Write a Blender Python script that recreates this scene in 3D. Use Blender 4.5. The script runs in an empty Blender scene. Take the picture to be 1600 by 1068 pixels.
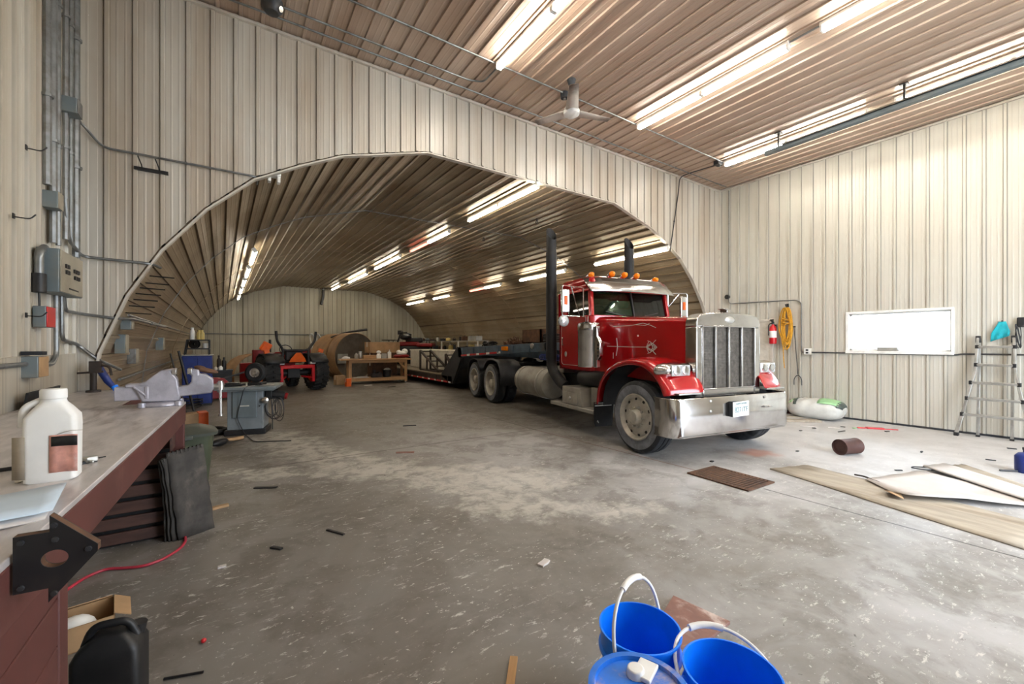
import bpy, bmesh, math, random
from mathutils import Vector, Matrix, Euler
R = math.radians
rnd = random.Random(7)
scene = bpy.context.scene
COL = scene.collection

# ------------------------------------------------------------------ camera
CAM_H, FPX, YAW, CX, HY = 1.6, 652.0, R(33.54), 800.0, 537.0
SA, CA = math.sin(YAW), math.cos(YAW)
cam = bpy.data.cameras.new('camera'); camo = bpy.data.objects.new('camera', cam); COL.objects.link(camo)
cam.sensor_width = 36.0; cam.lens = FPX / 1600 * 36; cam.shift_y = (HY - 534) / 1600
cam.clip_start = 0.05; cam.clip_end = 500
camo.location = (0, 0, CAM_H); camo.rotation_euler = (math.pi / 2, 0, -YAW)
scene.camera = camo

def at(px, py, X=None, Y=None, Z=None):
    """surveyed pixel of the photograph -> world point on a known real plane"""
    u = (px - CX) / FPX; v = (HY - py) / FPX
    d = Vector((SA + u * CA, CA - u * SA, v))
    t = X / d.x if X is not None else Y / d.y if Y is not None else (Z - CAM_H) / d.z
    return Vector((0, 0, CAM_H)) + d * t

# ------------------------------------------------------------------ materials
def lin(c):
    return tuple(((x / 255) / 12.92 if x / 255 <= .04045 else ((x / 255 + .055) / 1.055) ** 2.4) for x in c) + (1,)
class NT:
    def __init__(s, name):
        s.m = bpy.data.materials.new(name); s.m.use_nodes = True
        s.t = s.m.node_tree; s.b = s.t.nodes['Principled BSDF']
    def n(s, typ, **kw):
        nd = s.t.nodes.new(typ)
        for k, v in kw.items():
            if k in nd.inputs.keys() if isinstance(k, str) else False: pass
            setattr(nd, k, v)
        return nd
    def put(s, sock, v):
        if hasattr(v, 'is_linked') or hasattr(v, 'links'): s.t.links.new(v, sock)
        else: sock.default_value = v
    def math(s, op, a, b=None, c=None, clamp=False):
        nd = s.t.nodes.new('ShaderNodeMath'); nd.operation = op; nd.use_clamp = clamp
        for i, v in enumerate((a, b, c)):
            if v is not None: s.put(nd.inputs[i], v)
        return nd.outputs[0]
    def vm(s, op, a, b=None, scale=None):
        nd = s.t.nodes.new('ShaderNodeVectorMath'); nd.operation = op
        s.put(nd.inputs[0], a)
        if b is not None: s.put(nd.inputs[1], b)
        if scale is not None: s.put(nd.inputs[3], scale)
        return nd.outputs['Value'] if op in ('DOT_PRODUCT', 'LENGTH', 'DISTANCE') else nd.outputs['Vector']
    def coord(s, scale=(1, 1, 1), world=False):
        if world: o = s.t.nodes.new('ShaderNodeNewGeometry').outputs['Position']
        else: o = s.t.nodes.new('ShaderNodeTexCoord').outputs['Object']
        mp = s.t.nodes.new('ShaderNodeMapping'); mp.inputs['Scale'].default_value = scale
        s.t.links.new(o, mp.inputs['Vector']); return mp.outputs[0]
    def noise(s, vec, scale=5, detail=4, rough=.6, dist=0):
        nd = s.t.nodes.new('ShaderNodeTexNoise'); s.t.links.new(vec, nd.inputs['Vector'])
        nd.inputs['Scale'].default_value = scale; nd.inputs['Detail'].default_value = detail
        nd.inputs['Roughness'].default_value = rough; nd.inputs['Distortion'].default_value = dist
        return nd.outputs['Fac']
    def ramp(s, f, lo, hi):
        nd = s.t.nodes.new('ShaderNodeMapRange'); nd.clamp = True; nd.interpolation_type = 'SMOOTHSTEP'
        s.t.links.new(f, nd.inputs['Value']); nd.inputs['From Min'].default_value = lo; nd.inputs['From Max'].default_value = hi
        return nd.outputs['Result']
    def mix(s, f, a, b):
        nd = s.t.nodes.new('ShaderNodeMix'); nd.data_type = 'RGBA'
        s.put(nd.inputs['Factor'], f); s.put(nd.inputs[6], a); s.put(nd.inputs[7], b)
        return nd.outputs[2]
    def bump(s, h, strength=.3, dist=.01):
        nd = s.t.nodes.new('ShaderNodeBump'); s.t.links.new(h, nd.inputs['Height'])
        nd.inputs['Strength'].default_value = strength; nd.inputs['Distance'].default_value = dist
        s.t.links.new(nd.outputs[0], s.b.inputs['Normal'])
    def set(s, **kw):
        for k, v in kw.items(): s.put(s.b.inputs[k.replace('_', ' ')], v)

def M(name, rgb, rough=.5, metal=0, var=.12, scale=6, rgb2=None, amt=.5, bump=0, stretch=(1, 1, 1), coat=0, spec=.5):
    """procedural material: base colour broken up by two noises, a second dirt colour, roughness variation"""
    k = NT(name); v = k.coord(stretch)
    f = k.noise(v, scale, 5, .6)
    c1 = lin(rgb); d = tuple(x * (1 - var * 2) for x in c1[:3]) + (1,); l = tuple(min(1, x * (1 + var)) for x in c1[:3]) + (1,)
    col = k.mix(k.ramp(f, .3, .7), d, l)
    if rgb2 is not None:
        g = k.noise(v, scale * .37, 6, .65, .4)
        col = k.mix(k.math('MULTIPLY', k.ramp(g, .5, .68), amt), col, lin(rgb2))
    k.set(Base_Color=col, Metallic=metal, Specular_IOR_Level=spec)
    r = k.math('MULTIPLY_ADD', f, .2 * rough, rough * .9, True); k.set(Roughness=r)
    if coat: k.set(Coat_Weight=coat, Coat_Roughness=.06)
    if bump: k.bump(k.noise(v, scale * 4, 4, .6), bump, .004)
    return k.m
def glow(name, rgb, strength):
    k = NT(name); k.set(Base_Color=lin((230, 230, 230)), Emission_Color=lin(rgb), Emission_Strength=strength, Roughness=.3); return k.m
def glass(name, rgb, rough=.02, alpha_mix=.75):
    k = NT(name); t = k.t
    tr = t.nodes.new('ShaderNodeBsdfTransparent'); tr.inputs[0].default_value = lin(rgb)
    gl = t.nodes.new('ShaderNodeBsdfGlossy'); gl.inputs['Roughness'].default_value = rough
    fr = t.nodes.new('ShaderNodeFresnel'); fr.inputs[0].default_value = 1.5
    mx = t.nodes.new('ShaderNodeMixShader'); t.links.new(fr.outputs[0], mx.inputs[0])
    t.links.new(tr.outputs[0], mx.inputs[1]); t.links.new(gl.outputs[0], mx.inputs[2])
    t.links.new(mx.outputs[0], t.nodes['Material Output'].inputs[0]); return k.m

MAT = {}
def sheet_metal(name, base, dirt, stretch, amt, axis, ph, rough=.38, metal=.2, lo=.4, hi=.72, line=.5, blot=.35):
    """painted liner panel: soot in soft streaks along the ribs and a darker line down each side of every rib"""
    k = NT(name); v = k.coord(stretch, True); w = k.coord((1, 1, 1), True)
    a = k.noise(v, 1.1, 4, .55, .2); b = k.noise(w, .5, 4, .6, .5)
    f = k.math('ADD', k.math('MULTIPLY', a, 1 - blot), k.math('MULTIPLY', b, blot))
    col = k.mix(k.math('MULTIPLY', k.ramp(f, lo - .1, hi), amt), lin(base), lin(dirt))
    if axis is not None:
        sx = k.t.nodes.new('ShaderNodeSeparateXYZ'); k.t.links.new(w, sx.inputs[0])
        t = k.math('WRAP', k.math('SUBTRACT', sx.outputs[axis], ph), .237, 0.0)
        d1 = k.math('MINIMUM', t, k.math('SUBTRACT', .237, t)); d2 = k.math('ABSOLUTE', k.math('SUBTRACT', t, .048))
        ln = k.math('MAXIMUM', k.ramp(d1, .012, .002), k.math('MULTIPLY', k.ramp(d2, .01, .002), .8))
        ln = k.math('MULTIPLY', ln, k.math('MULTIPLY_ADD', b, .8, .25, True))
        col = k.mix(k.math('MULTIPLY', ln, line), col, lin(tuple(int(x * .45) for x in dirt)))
    k.set(Base_Color=col, Metallic=metal)
    k.set(Roughness=k.math('MULTIPLY_ADD', a, .2, rough - .06, True))
    k.bump(k.noise(v, 3, 3, .5), .02, .01)
    return k.m
MAT['wall'] = sheet_metal('liner_cream_arch', (206, 202, 192), (166, 148, 126), (2.5, 2.5, .22), .75, 0, -.02)
MAT['wallleft'] = sheet_metal('liner_cream_left', (206, 202, 190), (168, 150, 124), (2.5, 2.5, .22), .75, 1, .05)
MAT['wallright'] = sheet_metal('liner_cream_right', (206, 203, 192), (182, 172, 154), (1, 1.2, .22), .45, 1, .07, line=.75)
MAT['ceil'] = sheet_metal('liner_ceiling', (192, 172, 154), (156, 128, 106), (2, .2, 2), .75, 0, .03, rough=.34, metal=.1, line=.3)
MAT['vault'] = sheet_metal('liner_vault', (178, 162, 136), (122, 98, 68), (.5, .16, .5), .9, None, 0, rough=.34, metal=.3, blot=.6)
MAT['vaultflank'] = M('rib_flank_brown', (104, 84, 58), .45, .2, .15, 2, (70, 54, 38), .6, stretch=(1, .2, 1))  # darker brown for the steep flanks of the vault ribs
MAT['trim'] = M('trim_white', (205, 198, 186), .45, .1, .06, 3, (140, 120, 95), .5)
MAT['far'] = sheet_metal('liner_far', (182, 176, 156), (140, 128, 104), (2, 2, .25), .6, 0, -.4158, line=.7)
MAT['red'] = M('truck_red', (166, 8, 16), .22, .15, .06, 2, coat=.8)
MAT['darkred'] = M('implement_red', (128, 16, 20), .38, .05, .1, 5, (90, 20, 18), .5)
MAT['chrome'] = M('chrome', (215, 215, 216), .14, 1, .05, 3, (160, 158, 152), .5)
MAT['steelpol'] = M('stainless', (205, 204, 202), .2, 1, .06, 4, (150, 146, 140), .6)
MAT['alu'] = M('dull_aluminium', (190, 190, 186), .36, .9, .08, 8, (140, 136, 128), .5)
MAT['galv'] = M('galvanised_pipe', (132, 134, 134), .42, .7, .1, 10, (92, 84, 76), .6)
MAT['bluegrey'] = M('electrical_grey', (112, 122, 126), .45, .2, .06, 4, (140, 132, 112), .4)
MAT['taupe'] = M('breaker_cover', (160, 152, 134), .5, .1, .06, 4, (110, 98, 78), .4)
MAT['black'] = M('black_paint', (26, 26, 28), .5, 0, .2, 6, (60, 54, 48), .4)
MAT['stack'] = M('black_stack', (34, 35, 38), .55, .3, .15, 3, (70, 60, 50), .4)
MAT['rubber'] = M('tyre_rubber', (34, 36, 40), .75, 0, .15, 8, (96, 96, 98), .45, bump=.3)
MAT['sidewall'] = M('dusty_sidewall', (120, 124, 132), .8, 0, .15, 9, (84, 88, 96), .7)
MAT['rubberdark'] = M('dark_rubber', (24, 24, 26), .75, 0, .2, 8, (60, 56, 50), .5, bump=.3)
MAT['rim'] = M('white_rim', (186, 182, 172), .42, .3, .08, 8, (130, 122, 108), .5)
MAT['palegrey'] = M('pale_grey_paint', (160, 158, 150), .45, .15, .08, 4, (110, 104, 94), .5)
MAT['darkgrey'] = M('dark_grey_metal', (58, 60, 64), .5, .4, .12, 5, (80, 72, 62), .5)
MAT['amber'] = M('amber_lens', (238, 132, 14), .18, 0, .08, 6, coat=.6)
MAT['orange'] = M('orange_paint', (230, 96, 16), .5, 0, .08, 6)
MAT['bluetrailer'] = M('trailer_blue_grey', (72, 90, 106), .5, .15, .14, 4, (84, 72, 60), .7)
MAT['wood'] = M('pale_lumber', (178, 138, 92), .6, 0, .12, 3, (120, 86, 54), .5, stretch=(.6, 6, 6))
MAT['woodx'] = M('pale_lumber_across', (178, 138, 92), .6, 0, .12, 3, (120, 86, 54), .5, stretch=(6, 6, .8))
MAT['plank'] = M('old_deck_planks', (132, 118, 94), .7, 0, .16, 4, (88, 74, 58), .6, stretch=(6, .6, 6))
MAT['rust'] = M('rusty_steel', (98, 68, 48), .75, .1, .2, 6, (58, 42, 34), .7, bump=.3)
MAT['tankend'] = M('dark_tank_end', (96, 88, 78), .6, .2, .18, 2.2, (112, 84, 60), .6)
MAT['tankband'] = M('tan_tank_wall', (150, 116, 80), .6, .1, .12, 2.5, (104, 78, 54), .6)
MAT['blue'] = M('bucket_blue', (6, 128, 255), .36, 0, .05, 5, (20, 84, 180), .3, spec=.4)
MAT['navy'] = M('cabinet_blue', (26, 48, 120), .45, .1, .1, 4, (18, 30, 70), .5)
MAT['white'] = M('white_plastic', (236, 235, 231), .42, 0, .04, 6, (190, 182, 164), .4)
MAT['offwhite'] = M('off_white', (208, 202, 190), .55, 0, .06, 6, (160, 150, 130), .4)
MAT['benchtop'] = M('bench_steel_top', (204, 198, 196), .38, .3, .12, 3, (112, 96, 88), .7, stretch=(4, 1, 4))
MAT['benchred'] = M('bench_red_oxide', (88, 48, 43), .55, .05, .12, 3, (126, 92, 82), .55, stretch=(4, 1, 1))
MAT['slat'] = M('dark_slats', (76, 50, 42), .65, 0, .15, 4, (40, 30, 28), .6, stretch=(1, 4, 5))
MAT['vise'] = M('vise_silver', (176, 174, 184), .42, .35, .08, 8, (120, 116, 122), .5, bump=.3)
MAT['steel'] = M('bright_steel', (200, 198, 194), .28, .9, .06, 8)
MAT['green'] = M('bin_green', (70, 76, 58), .5, 0, .08, 4, (52, 58, 44), .5)
MAT['binlid'] = M('bin_lid', (70, 74, 66), .5, 0, .08, 6, (104, 100, 88), .5)
MAT['mat'] = M('rubber_mat', (66, 62, 58), .8, 0, .2, 7, (112, 104, 94), .6, bump=.5)
MAT['saw'] = M('saw_blue_grey', (128, 135, 139), .45, .2, .07, 4, (80, 88, 92), .4)
MAT['sawtop'] = M('saw_cast_top', (140, 148, 150), .4, .4, .08, 6, (100, 100, 96), .5)
MAT['card'] = M('cardboard', (172, 138, 100), .75, 0, .1, 4, (124, 96, 66), .5)
MAT['ply'] = M('dirty_plywood', (164, 153, 136), .75, 0, .12, 3, (120, 104, 84), .75, stretch=(3, .7, 3))
MAT['paper'] = M('paper_sheet', (198, 192, 187), .7, 0, .05, 3, (176, 160, 146), .6)
MAT['bluepaper'] = M('pale_blue_paper', (196, 212, 226), .6, 0, .05, 3)
MAT['brownboard'] = M('brown_board', (136, 98, 86), .65, 0, .1, 9, (206, 190, 180), .9)
MAT['oxide'] = M('brown_can', (74, 46, 40), .6, .1, .12, 6, (50, 34, 30), .5)
MAT['rope'] = M('yellow_rope', (214, 156, 38), .7, 0, .15, 30, (150, 104, 30), .5, bump=.5)
MAT['cord'] = M('red_cord', (170, 44, 62), .5, 0, .1, 10)
MAT['blackcord'] = M('black_cord', (28, 26, 26), .5, 0, .15, 10)
MAT['teal'] = M('teal_cloth', (30, 164, 176), .85, 0, .12, 6, (18, 120, 134), .5, bump=.3)
MAT['extred'] = M('extinguisher_red', (196, 24, 34), .3, 0, .06, 6, coat=.5)
MAT['bagwhite'] = M('sack_white', (206, 206, 200), .5, 0, .06, 5, (160, 156, 146), .6, bump=.4)
MAT['baggreen'] = M('sack_green', (158, 204, 150), .5, 0, .08, 4, (200, 214, 190), .5)
MAT['bagdark'] = M('sack_dark_print', (62, 74, 70), .5, 0, .15, 12, (150, 156, 150), .4)
MAT['seat'] = M('cab_upholstery', (58, 62, 60), .8, 0, .15, 6)
MAT['label'] = M('jug_label', (222, 162, 148), .5, 0, .1, 30, (236, 220, 212), .5)
MAT['lens'] = M('clear_lens', (214, 216, 218), .12, .5, .12, 30, (120, 122, 126), .5, coat=.6)
MAT['grillemesh'] = M('grille_mesh', (122, 116, 108), .5, .6, .15, 20)
MAT['brownpipe'] = M('oily_iron', (54, 46, 42), .6, .3, .2, 8, (96, 70, 52), .5)
MAT['gold'] = M('gold_bottle', (196, 174, 104), .35, 0, .08, 8)
MAT['glass'] = glass('window_glass', (244, 248, 250))
MAT['cabglass'] = glass('tinted_cab_glass', (150, 190, 172))
MAT['tube'] = glow('fluorescent_tube', (255, 250, 238), 60)
MAT['tubefar'] = glow('fluorescent_tube_vault', (255, 244, 222), 34)
MAT['tubepink'] = glow('failing_tube', (255, 130, 110), 4)

# ------------------------------------------------------------------ mesh builder
def frame_of(d):
    d = Vector(d).normalized(); a = Vector((0, 0, 1)) if abs(d.z) < .95 else Vector((1, 0, 0))
    u = d.cross(a).normalized(); return u, d.cross(u).normalized()
class MB:
    def __init__(s): s.bm = bmesh.new(); s.mi = 0
    def face(s, vs):
        try: f = s.bm.faces.new(vs); f.material_index = s.mi; return f
        except ValueError: return None
    def box(s, c, d, rz=0, rx=0, ry=0):
        m = Matrix.Translation(Vector(c)) @ Euler((rx, ry, rz)).to_matrix().to_4x4()
        v = [s.bm.verts.new(m @ Vector((x * d[0] / 2, y * d[1] / 2, z * d[2] / 2))) for x in (-1, 1) for y in (-1, 1) for z in (-1, 1)]
        for q in ((0, 1, 3, 2), (4, 6, 7, 5), (0, 4, 5, 1), (2, 3, 7, 6), (0, 2, 6, 4), (1, 5, 7, 3)): s.face([v[i] for i in q])
        return s
    def b2(s, lo, hi): return s.box([(a + b) / 2 for a, b in zip(lo, hi)], [abs(b - a) for a, b in zip(lo, hi)])
    def bar(s, p, q, w, h=None):
        h = h or w; p, q = Vector(p), Vector(q); u, v = frame_of(q - p)
        r = []
        for o in (p, q): r.append([s.bm.verts.new(o + u * a * w / 2 + v * b * h / 2) for a, b in ((-1, -1), (1, -1), (1, 1), (-1, 1))])
        for i in range(4): s.face([r[0][i], r[0][(i + 1) % 4], r[1][(i + 1) % 4], r[1][i]])
        s.face(r[0][::-1]); s.face(r[1]); return s
    def tube(s, pts, r, n=10, cap=True):
        pts = [Vector(p) for p in pts]; rings = []; u = None
        for i, p in enumerate(pts):
            d = (pts[min(i + 1, len(pts) - 1)] - pts[max(i - 1, 0)])
            if d.length < 1e-9: d = Vector((0, 0, 1))
            d.normalize()
            if u is None: u = frame_of(d)[0]
            else:
                u = u - d * u.dot(d)
                u = u.normalized() if u.length > 1e-6 else frame_of(d)[0]
            v = d.cross(u); rr = r[i] if isinstance(r, (list, tuple)) else r
            rings.append([s.bm.verts.new(p + (u * math.cos(2 * math.pi * k / n) + v * math.sin(2 * math.pi * k / n)) * rr) for k in range(n)])
        for a, b in zip(rings, rings[1:]):
            for k in range(n): s.face([a[k], a[(k + 1) % n], b[(k + 1) % n], b[k]])
        if cap: s.face(rings[0][::-1]); s.face(rings[-1])
        return s
    def cyl(s, p, q, r, n=20, r2=None, cap=True): return s.tube([p, q], [r, r if r2 is None else r2], n, cap)
    def lathe(s, prof, o=(0, 0, 0), ax=(0, 0, 1), n=28, a0=0, a1=2 * math.pi, sx=1, sy=1):
        o = Vector(o); ax = Vector(ax).normalized()
        if abs(ax.z) > .99: u, v = Vector((1, 0, 0)), Vector((0, 1, 0)) * (1 if ax.z > 0 else -1)
        else: u, v = frame_of(ax)
        full = abs(a1 - a0 - 2 * math.pi) < 1e-6; m = n if full else n + 1; rings = []
        for r, h in prof:
            if r < 1e-6: rings.append([s.bm.verts.new(o + ax * h)] * m)
            else: rings.append([s.bm.verts.new(o + ax * h + (u * math.cos(a0 + (a1 - a0) * k / n) * sx + v * math.sin(a0 + (a1 - a0) * k / n) * sy) * r) for k in range(m)])
        for a, b in zip(rings, rings[1:]):
            for k in range(n):
                q = [a[k], a[(k + 1) % m], b[(k + 1) % m], b[k]]; w = []
                for x in q:
                    if x not in w: w.append(x)
                if len(w) >= 3: s.face(w)
        return s
    def prism(s, poly, o, u, v, w):
        """poly in the (u,v) plane at o, extruded by vector w"""
        o, u, v, w = map(Vector, (o, u, v, w))
        a = [s.bm.verts.new(o + u * x + v * y) for x, y in poly]; b = [s.bm.verts.new(p.co + w) for p in a]
        n = len(a)
        for i in range(n): s.face([a[i], a[(i + 1) % n], b[(i + 1) % n], b[i]])
        s.face(a[::-1]); s.face(b); return s
    def grid(s, P, close=False):
        V = [[s.bm.verts.new(p) for p in row] for row in P]
        for a, b in zip(V, V[1:]):
            m = len(a)
            for k in range(m if close else m - 1): s.face([a[k], a[(k + 1) % m], b[(k + 1) % m], b[k]])
        return V
    def loft(s, rings, cap=True):
        V = s.grid(rings, True)
        if cap: s.face(V[0][::-1]); s.face(V[-1])
        return s
    def ball(s, c, r, n=14):
        r = (r, r, r) if not isinstance(r, (tuple, list)) else r; m = max(6, n // 2 + 2); rows = []
        for i in range(m + 1):
            t = math.pi * i / m
            if i in (0, m): rows.append([s.bm.verts.new(Vector(c) + Vector((0, 0, r[2] * math.cos(t))))] * n)
            else: rows.append([s.bm.verts.new(Vector(c) + Vector((r[0] * math.sin(t) * math.cos(2 * math.pi * k / n), r[1] * math.sin(t) * math.sin(2 * math.pi * k / n), r[2] * math.cos(t)))) for k in range(n)])
        for a, b in zip(rows, rows[1:]):
            for k in range(n):
                w = []
                for x in (a[k], a[(k + 1) % n], b[(k + 1) % n], b[k]):
                    if x not in w: w.append(x)
                s.face(w)
        return s
    def build(s, name, mat, parent=None, bevel=0, smooth=40, seg=2, solid=0, sub=0, off=0):
        bmesh.ops.recalc_face_normals(s.bm, faces=s.bm.faces[:])
        me = bpy.data.meshes.new(name); s.bm.to_mesh(me); s.bm.free()
        o = bpy.data.objects.new(name, me); COL.objects.link(o)
        for m in (mat if isinstance(mat, (list, tuple)) else [mat]): me.materials.append(MAT[m] if isinstance(m, str) else m)
        if smooth:
            me.polygons.foreach_set('use_smooth', [True] * len(me.polygons)); me.set_sharp_from_angle(angle=R(smooth))
        if solid:
            k = o.modifiers.new('solid', 'SOLIDIFY'); k.thickness = solid; k.offset = off
        if bevel:
            k = o.modifiers.new('bevel', 'BEVEL'); k.width = bevel; k.segments = seg; k.limit_method = 'ANGLE'; k.angle_limit = R(35)
        if sub:
            k = o.modifiers.new('sub', 'SUBSURF'); k.levels = sub; k.render_levels = sub
        if parent is not None: o.parent = parent
        return o
def tag(o, label, cat, group=None, kind=None):
    o['label'] = label; o['category'] = cat
    if group: o['group'] = group
    if kind: o['kind'] = kind
    return o
def thing(name, label, cat, loc=(0, 0, 0), rz=0, group=None):
    o = bpy.data.objects.new(name, None); COL.objects.link(o); o.location = loc; o.rotation_euler = (0, 0, rz)
    o.empty_display_size = .1
    return tag(o, label, cat, group)
def struct(o): o['kind'] = 'structure'; return o
def dup(root, loc, rz, label, group=None):
    r = root.copy(); COL.objects.link(r); r.location = loc; r.rotation_euler = (0, 0, rz); r['label'] = label
    if group: r['group'] = group
    for ch in list(root.children):
        c = ch.copy(); COL.objects.link(c); c.parent = r
        for g in list(ch.children):
            d = g.copy(); COL.objects.link(d); d.parent = c
    return r
def arcpts(c, r, a0, a1, n, u=(1, 0, 0), v=(0, 0, 1)):
    c, u, v = Vector(c), Vector(u), Vector(v)
    return [c + u * r * math.cos(R(a0 + (a1 - a0) * i / n)) + v * r * math.sin(R(a0 + (a1 - a0) * i / n)) for i in range(n + 1)]
def bend(pts, r=.06, n=5):
    """rounds the corners of a pipe run"""
    pts = [Vector(p) for p in pts]; out = [pts[0]]
    for i in range(1, len(pts) - 1):
        p, a, b = pts[i], pts[i - 1] - pts[i], pts[i + 1] - pts[i]
        k = min(r, a.length * .45, b.length * .45); s, e = p + a.normalized() * k, p + b.normalized() * k
        for j in range(n + 1):
            t = j / n; out.append(s * (1 - t) ** 2 + p * 2 * t * (1 - t) + e * t * t)
    return out + [pts[-1]]
ORD = ['first', 'second', 'third', 'fourth', 'fifth', 'sixth', 'seventh', 'eighth', 'ninth']
# ------------------------------------------------------------------ the building
XL, XR, YA, YB, ZC = -1.43, 10.9, 6.3, -3.0, 5.74
XC, YF = 4.68, 25.2
HALF = [(6.06, 0), (6.03, .8), (5.95, 1.5), (5.72, 2.15), (5.42, 2.7), (5.0, 3.25), (4.5, 3.73), (3.95, 4.04), (3.42, 4.3), (2.15, 4.67), (0, 4.67)]
def arch(x, half=HALF):
    d = abs(x - XC)
    if d >= half[0][0]: return 0
    for (a, za), (b, zb) in zip(half, half[1:]):
        if b <= d <= a: return zb + (za - zb) * (d - b) / max(a - b, 1e-6)
    return half[-1][1]
PITCH = .237
def ribs(s0, s1, ph=0.0):
    out = []; k = math.floor((s0 - ph) / PITCH) - 1
    while ph + k * PITCH < s1 + PITCH:
        o = ph + k * PITCH
        for ds, h in ((0, 0), (.008, .024), (.04, .024), (.048, 0), (.094, 0), (.1, .0018), (.112, .0018), (.118, 0), (.166, 0), (.172, .0018), (.184, .0018), (.19, 0)):
            if s0 < o + ds < s1: out.append((o + ds, h))
        k += 1
    return out
def hat(s, ph):
    t = (s - ph) % PITCH
    return 0 if t >= .048 else .024 * min(1, t / .008, (.048 - t) / .008)
def wall(name, org, along, nrm, s0, s1, ph, ztop, zbot=lambda s: 0, holes=(), extra=(), mat='wall'):
    """ribbed liner panels standing in a plane; org + along*s, ribs raised along nrm"""
    org, along, nrm = Vector(org), Vector(along), Vector(nrm)
    br = [(s0, hat(s0, ph)), (s1, hat(s1, ph))] + ribs(s0, s1, ph)
    for e in list(extra) + [x for h in holes for x in h[:2]]: br.append((e, hat(e, ph)))
    br.sort(); mb = MB()
    def V(s, h, z): return mb.bm.verts.new(org + along * s + nrm * h + Vector((0, 0, z)))
    for (a, ha), (b, hb) in zip(br, br[1:]):
        if b - a < 1e-5: continue
        m = (a + b) / 2; sp = [(zbot(a + 1e-6), zbot(b - 1e-6), ztop, ztop)]
        for h in holes:
            if h[0] <= m <= h[1]:
                if h[2] <= 0: sp = [(h[3], h[3], ztop, ztop)]
                else: sp = [(0, 0, h[2], h[2]), (h[3], h[3], ztop, ztop)]
        for za, zb, ta, tb in sp: mb.face([V(a, ha, za), V(b, hb, zb), V(b, hb, tb), V(a, ha, ta)])
    bmesh.ops.remove_doubles(mb.bm, verts=mb.bm.verts[:], dist=1e-5)
    return struct(mb.build(name, mat, smooth=0))
kinks = [XC + s * d for d, _ in HALF for s in (-1, 1)]
wall('wall_arch', (0, YA, 0), (1, 0, 0), (0, -1, 0), XL, XR, -.02, ZC, arch, extra=kinks)
wall('wall_left', (XL, 0, 0), (0, 1, 0), (1, 0, 0), YB, YA, .05, ZC, mat='wallleft')
WIN = (1.92, 3.45, 1.46, 2.23)
wall('wall_right', (XR, 0, 0), (0, 1, 0), (-1, 0, 0), YB, YA, .07, ZC, holes=[WIN], mat='wallright')
DOORX = (3.7, 8.4)
wall('wall_back', (0, YB, 0), (1, 0, 0), (0, 1, 0), XL, XR, 0, ZC, holes=[(DOORX[0], DOORX[1], 0, 4.4)], mat='wallleft')
# ceiling: ribs run front to back and hang down a little
mb = MB(); br = [(XL, 0), (XR, 0)] + ribs(XL, XR, .03); br.sort()
for (a, ha), (b, hb) in zip(br, br[1:]):
    mb.face([mb.bm.verts.new(p) for p in ((a, YB, ZC - ha), (b, YB, ZC - hb), (b, YA, ZC - hb), (a, YA, ZC - ha))])
struct(mb.build('ceiling', 'ceil', smooth=0))
mb = MB(); mb.b2((XL - .02, YB, ZC + .03), (XR + .02, YA + .05, ZC + .08)); struct(mb.build('roof_deck', 'darkgrey', smooth=0))
# seams between ceiling sheets
# vault
SH = -.022
def vx(y): return SH * (y - YA)
poly = [(XC - d, z) for d, z in HALF] + [(XC + d, z) for d, z in HALF[::-1][1:]]
prof = []; acc = 0
for i, (a, b) in enumerate(zip(poly, poly[1:])):
    A_, B_ = Vector((a[0], a[1])), Vector((b[0], b[1])); L = (B_ - A_).length; t = (B_ - A_) / L; nn = Vector((t.y, -t.x))
    prof.append((A_.x, A_.y, 0))
    for s, h in ribs(acc, acc + L, .02):
        p = A_ + t * (s - acc) + nn * h; prof.append((p.x, p.y, h))
    acc += L
prof.append((*poly[-1], 0))
mb = MB(); ys = (YA, YF)
rows = [[mb.bm.verts.new((x + vx(y), y, z)) for x, z, h in prof] for y in ys]
for k in range(len(prof) - 1):
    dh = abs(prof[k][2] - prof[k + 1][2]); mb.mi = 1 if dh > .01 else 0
    mb.face([rows[0][k], rows[0][k + 1], rows[1][k + 1], rows[1][k]])
struct(mb.build('ceiling_vault', ['vault', 'vaultflank'], smooth=0))
mb = MB()                                      # outer skin keeps the daylight out
mb.grid([[(XC + (x - XC) * 1.02 + vx(y), y, z * 1.03) for x, z in poly] for y in (YA + .02, YF + .3)])
struct(mb.build('roof_vault', 'darkgrey', smooth=0))
fs = vx(YF)
mb = MB(); br = [(XC - 6.05, 0), (XC + 6.05, 0)] + ribs(XC - 6.05, XC + 6.05, 0) + [(k, 0) for k in kinks]; br.sort()
for (a, ha), (b, hb) in zip(br, br[1:]):
    if b - a > 1e-5: mb.face([mb.bm.verts.new(p) for p in ((a + fs, YF - ha, 0), (b + fs, YF - hb, 0), (b + fs, YF - hb, arch(b)), (a + fs, YF - ha, arch(a)))])
struct(mb.build('wall_far', 'far', smooth=0))
# seam rings of the vault lining and arch trim
def ring_strip(name, y0, y1, lift, w, mat):
    mb = MB(); rows = []
    for y in (y0, y1):
        rows.append([(XC + (x - XC) * (1 - lift / 6) + vx(max(y, YA)), y, max(z - lift * z / 4.67, 0)) for x, z in poly])
    mb.grid(rows); return struct(mb.build(name, mat, solid=w, smooth=0))
ring_strip('trim_1', YA - .035, YA + .05, .03, .02, 'trim')
ring_strip('trim_2', 9.75, 9.79, .036, .008, 'galv')
for i, y in enumerate((14.6, 19.6)): ring_strip('trim_%d' % (3 + i), y, y + .04, .036, .008, 'vault')
mb = MB(); mb.b2((XL, YA - .05, ZC - .06), (XR, YA, ZC - .022)); struct(mb.build('trim_5', 'trim', bevel=.005))
mb = MB(); mb.b2((XR - .05, YB, ZC - .06), (XR, YA, ZC - .022)); struct(mb.build('trim_6', 'trim', bevel=.005))
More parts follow.
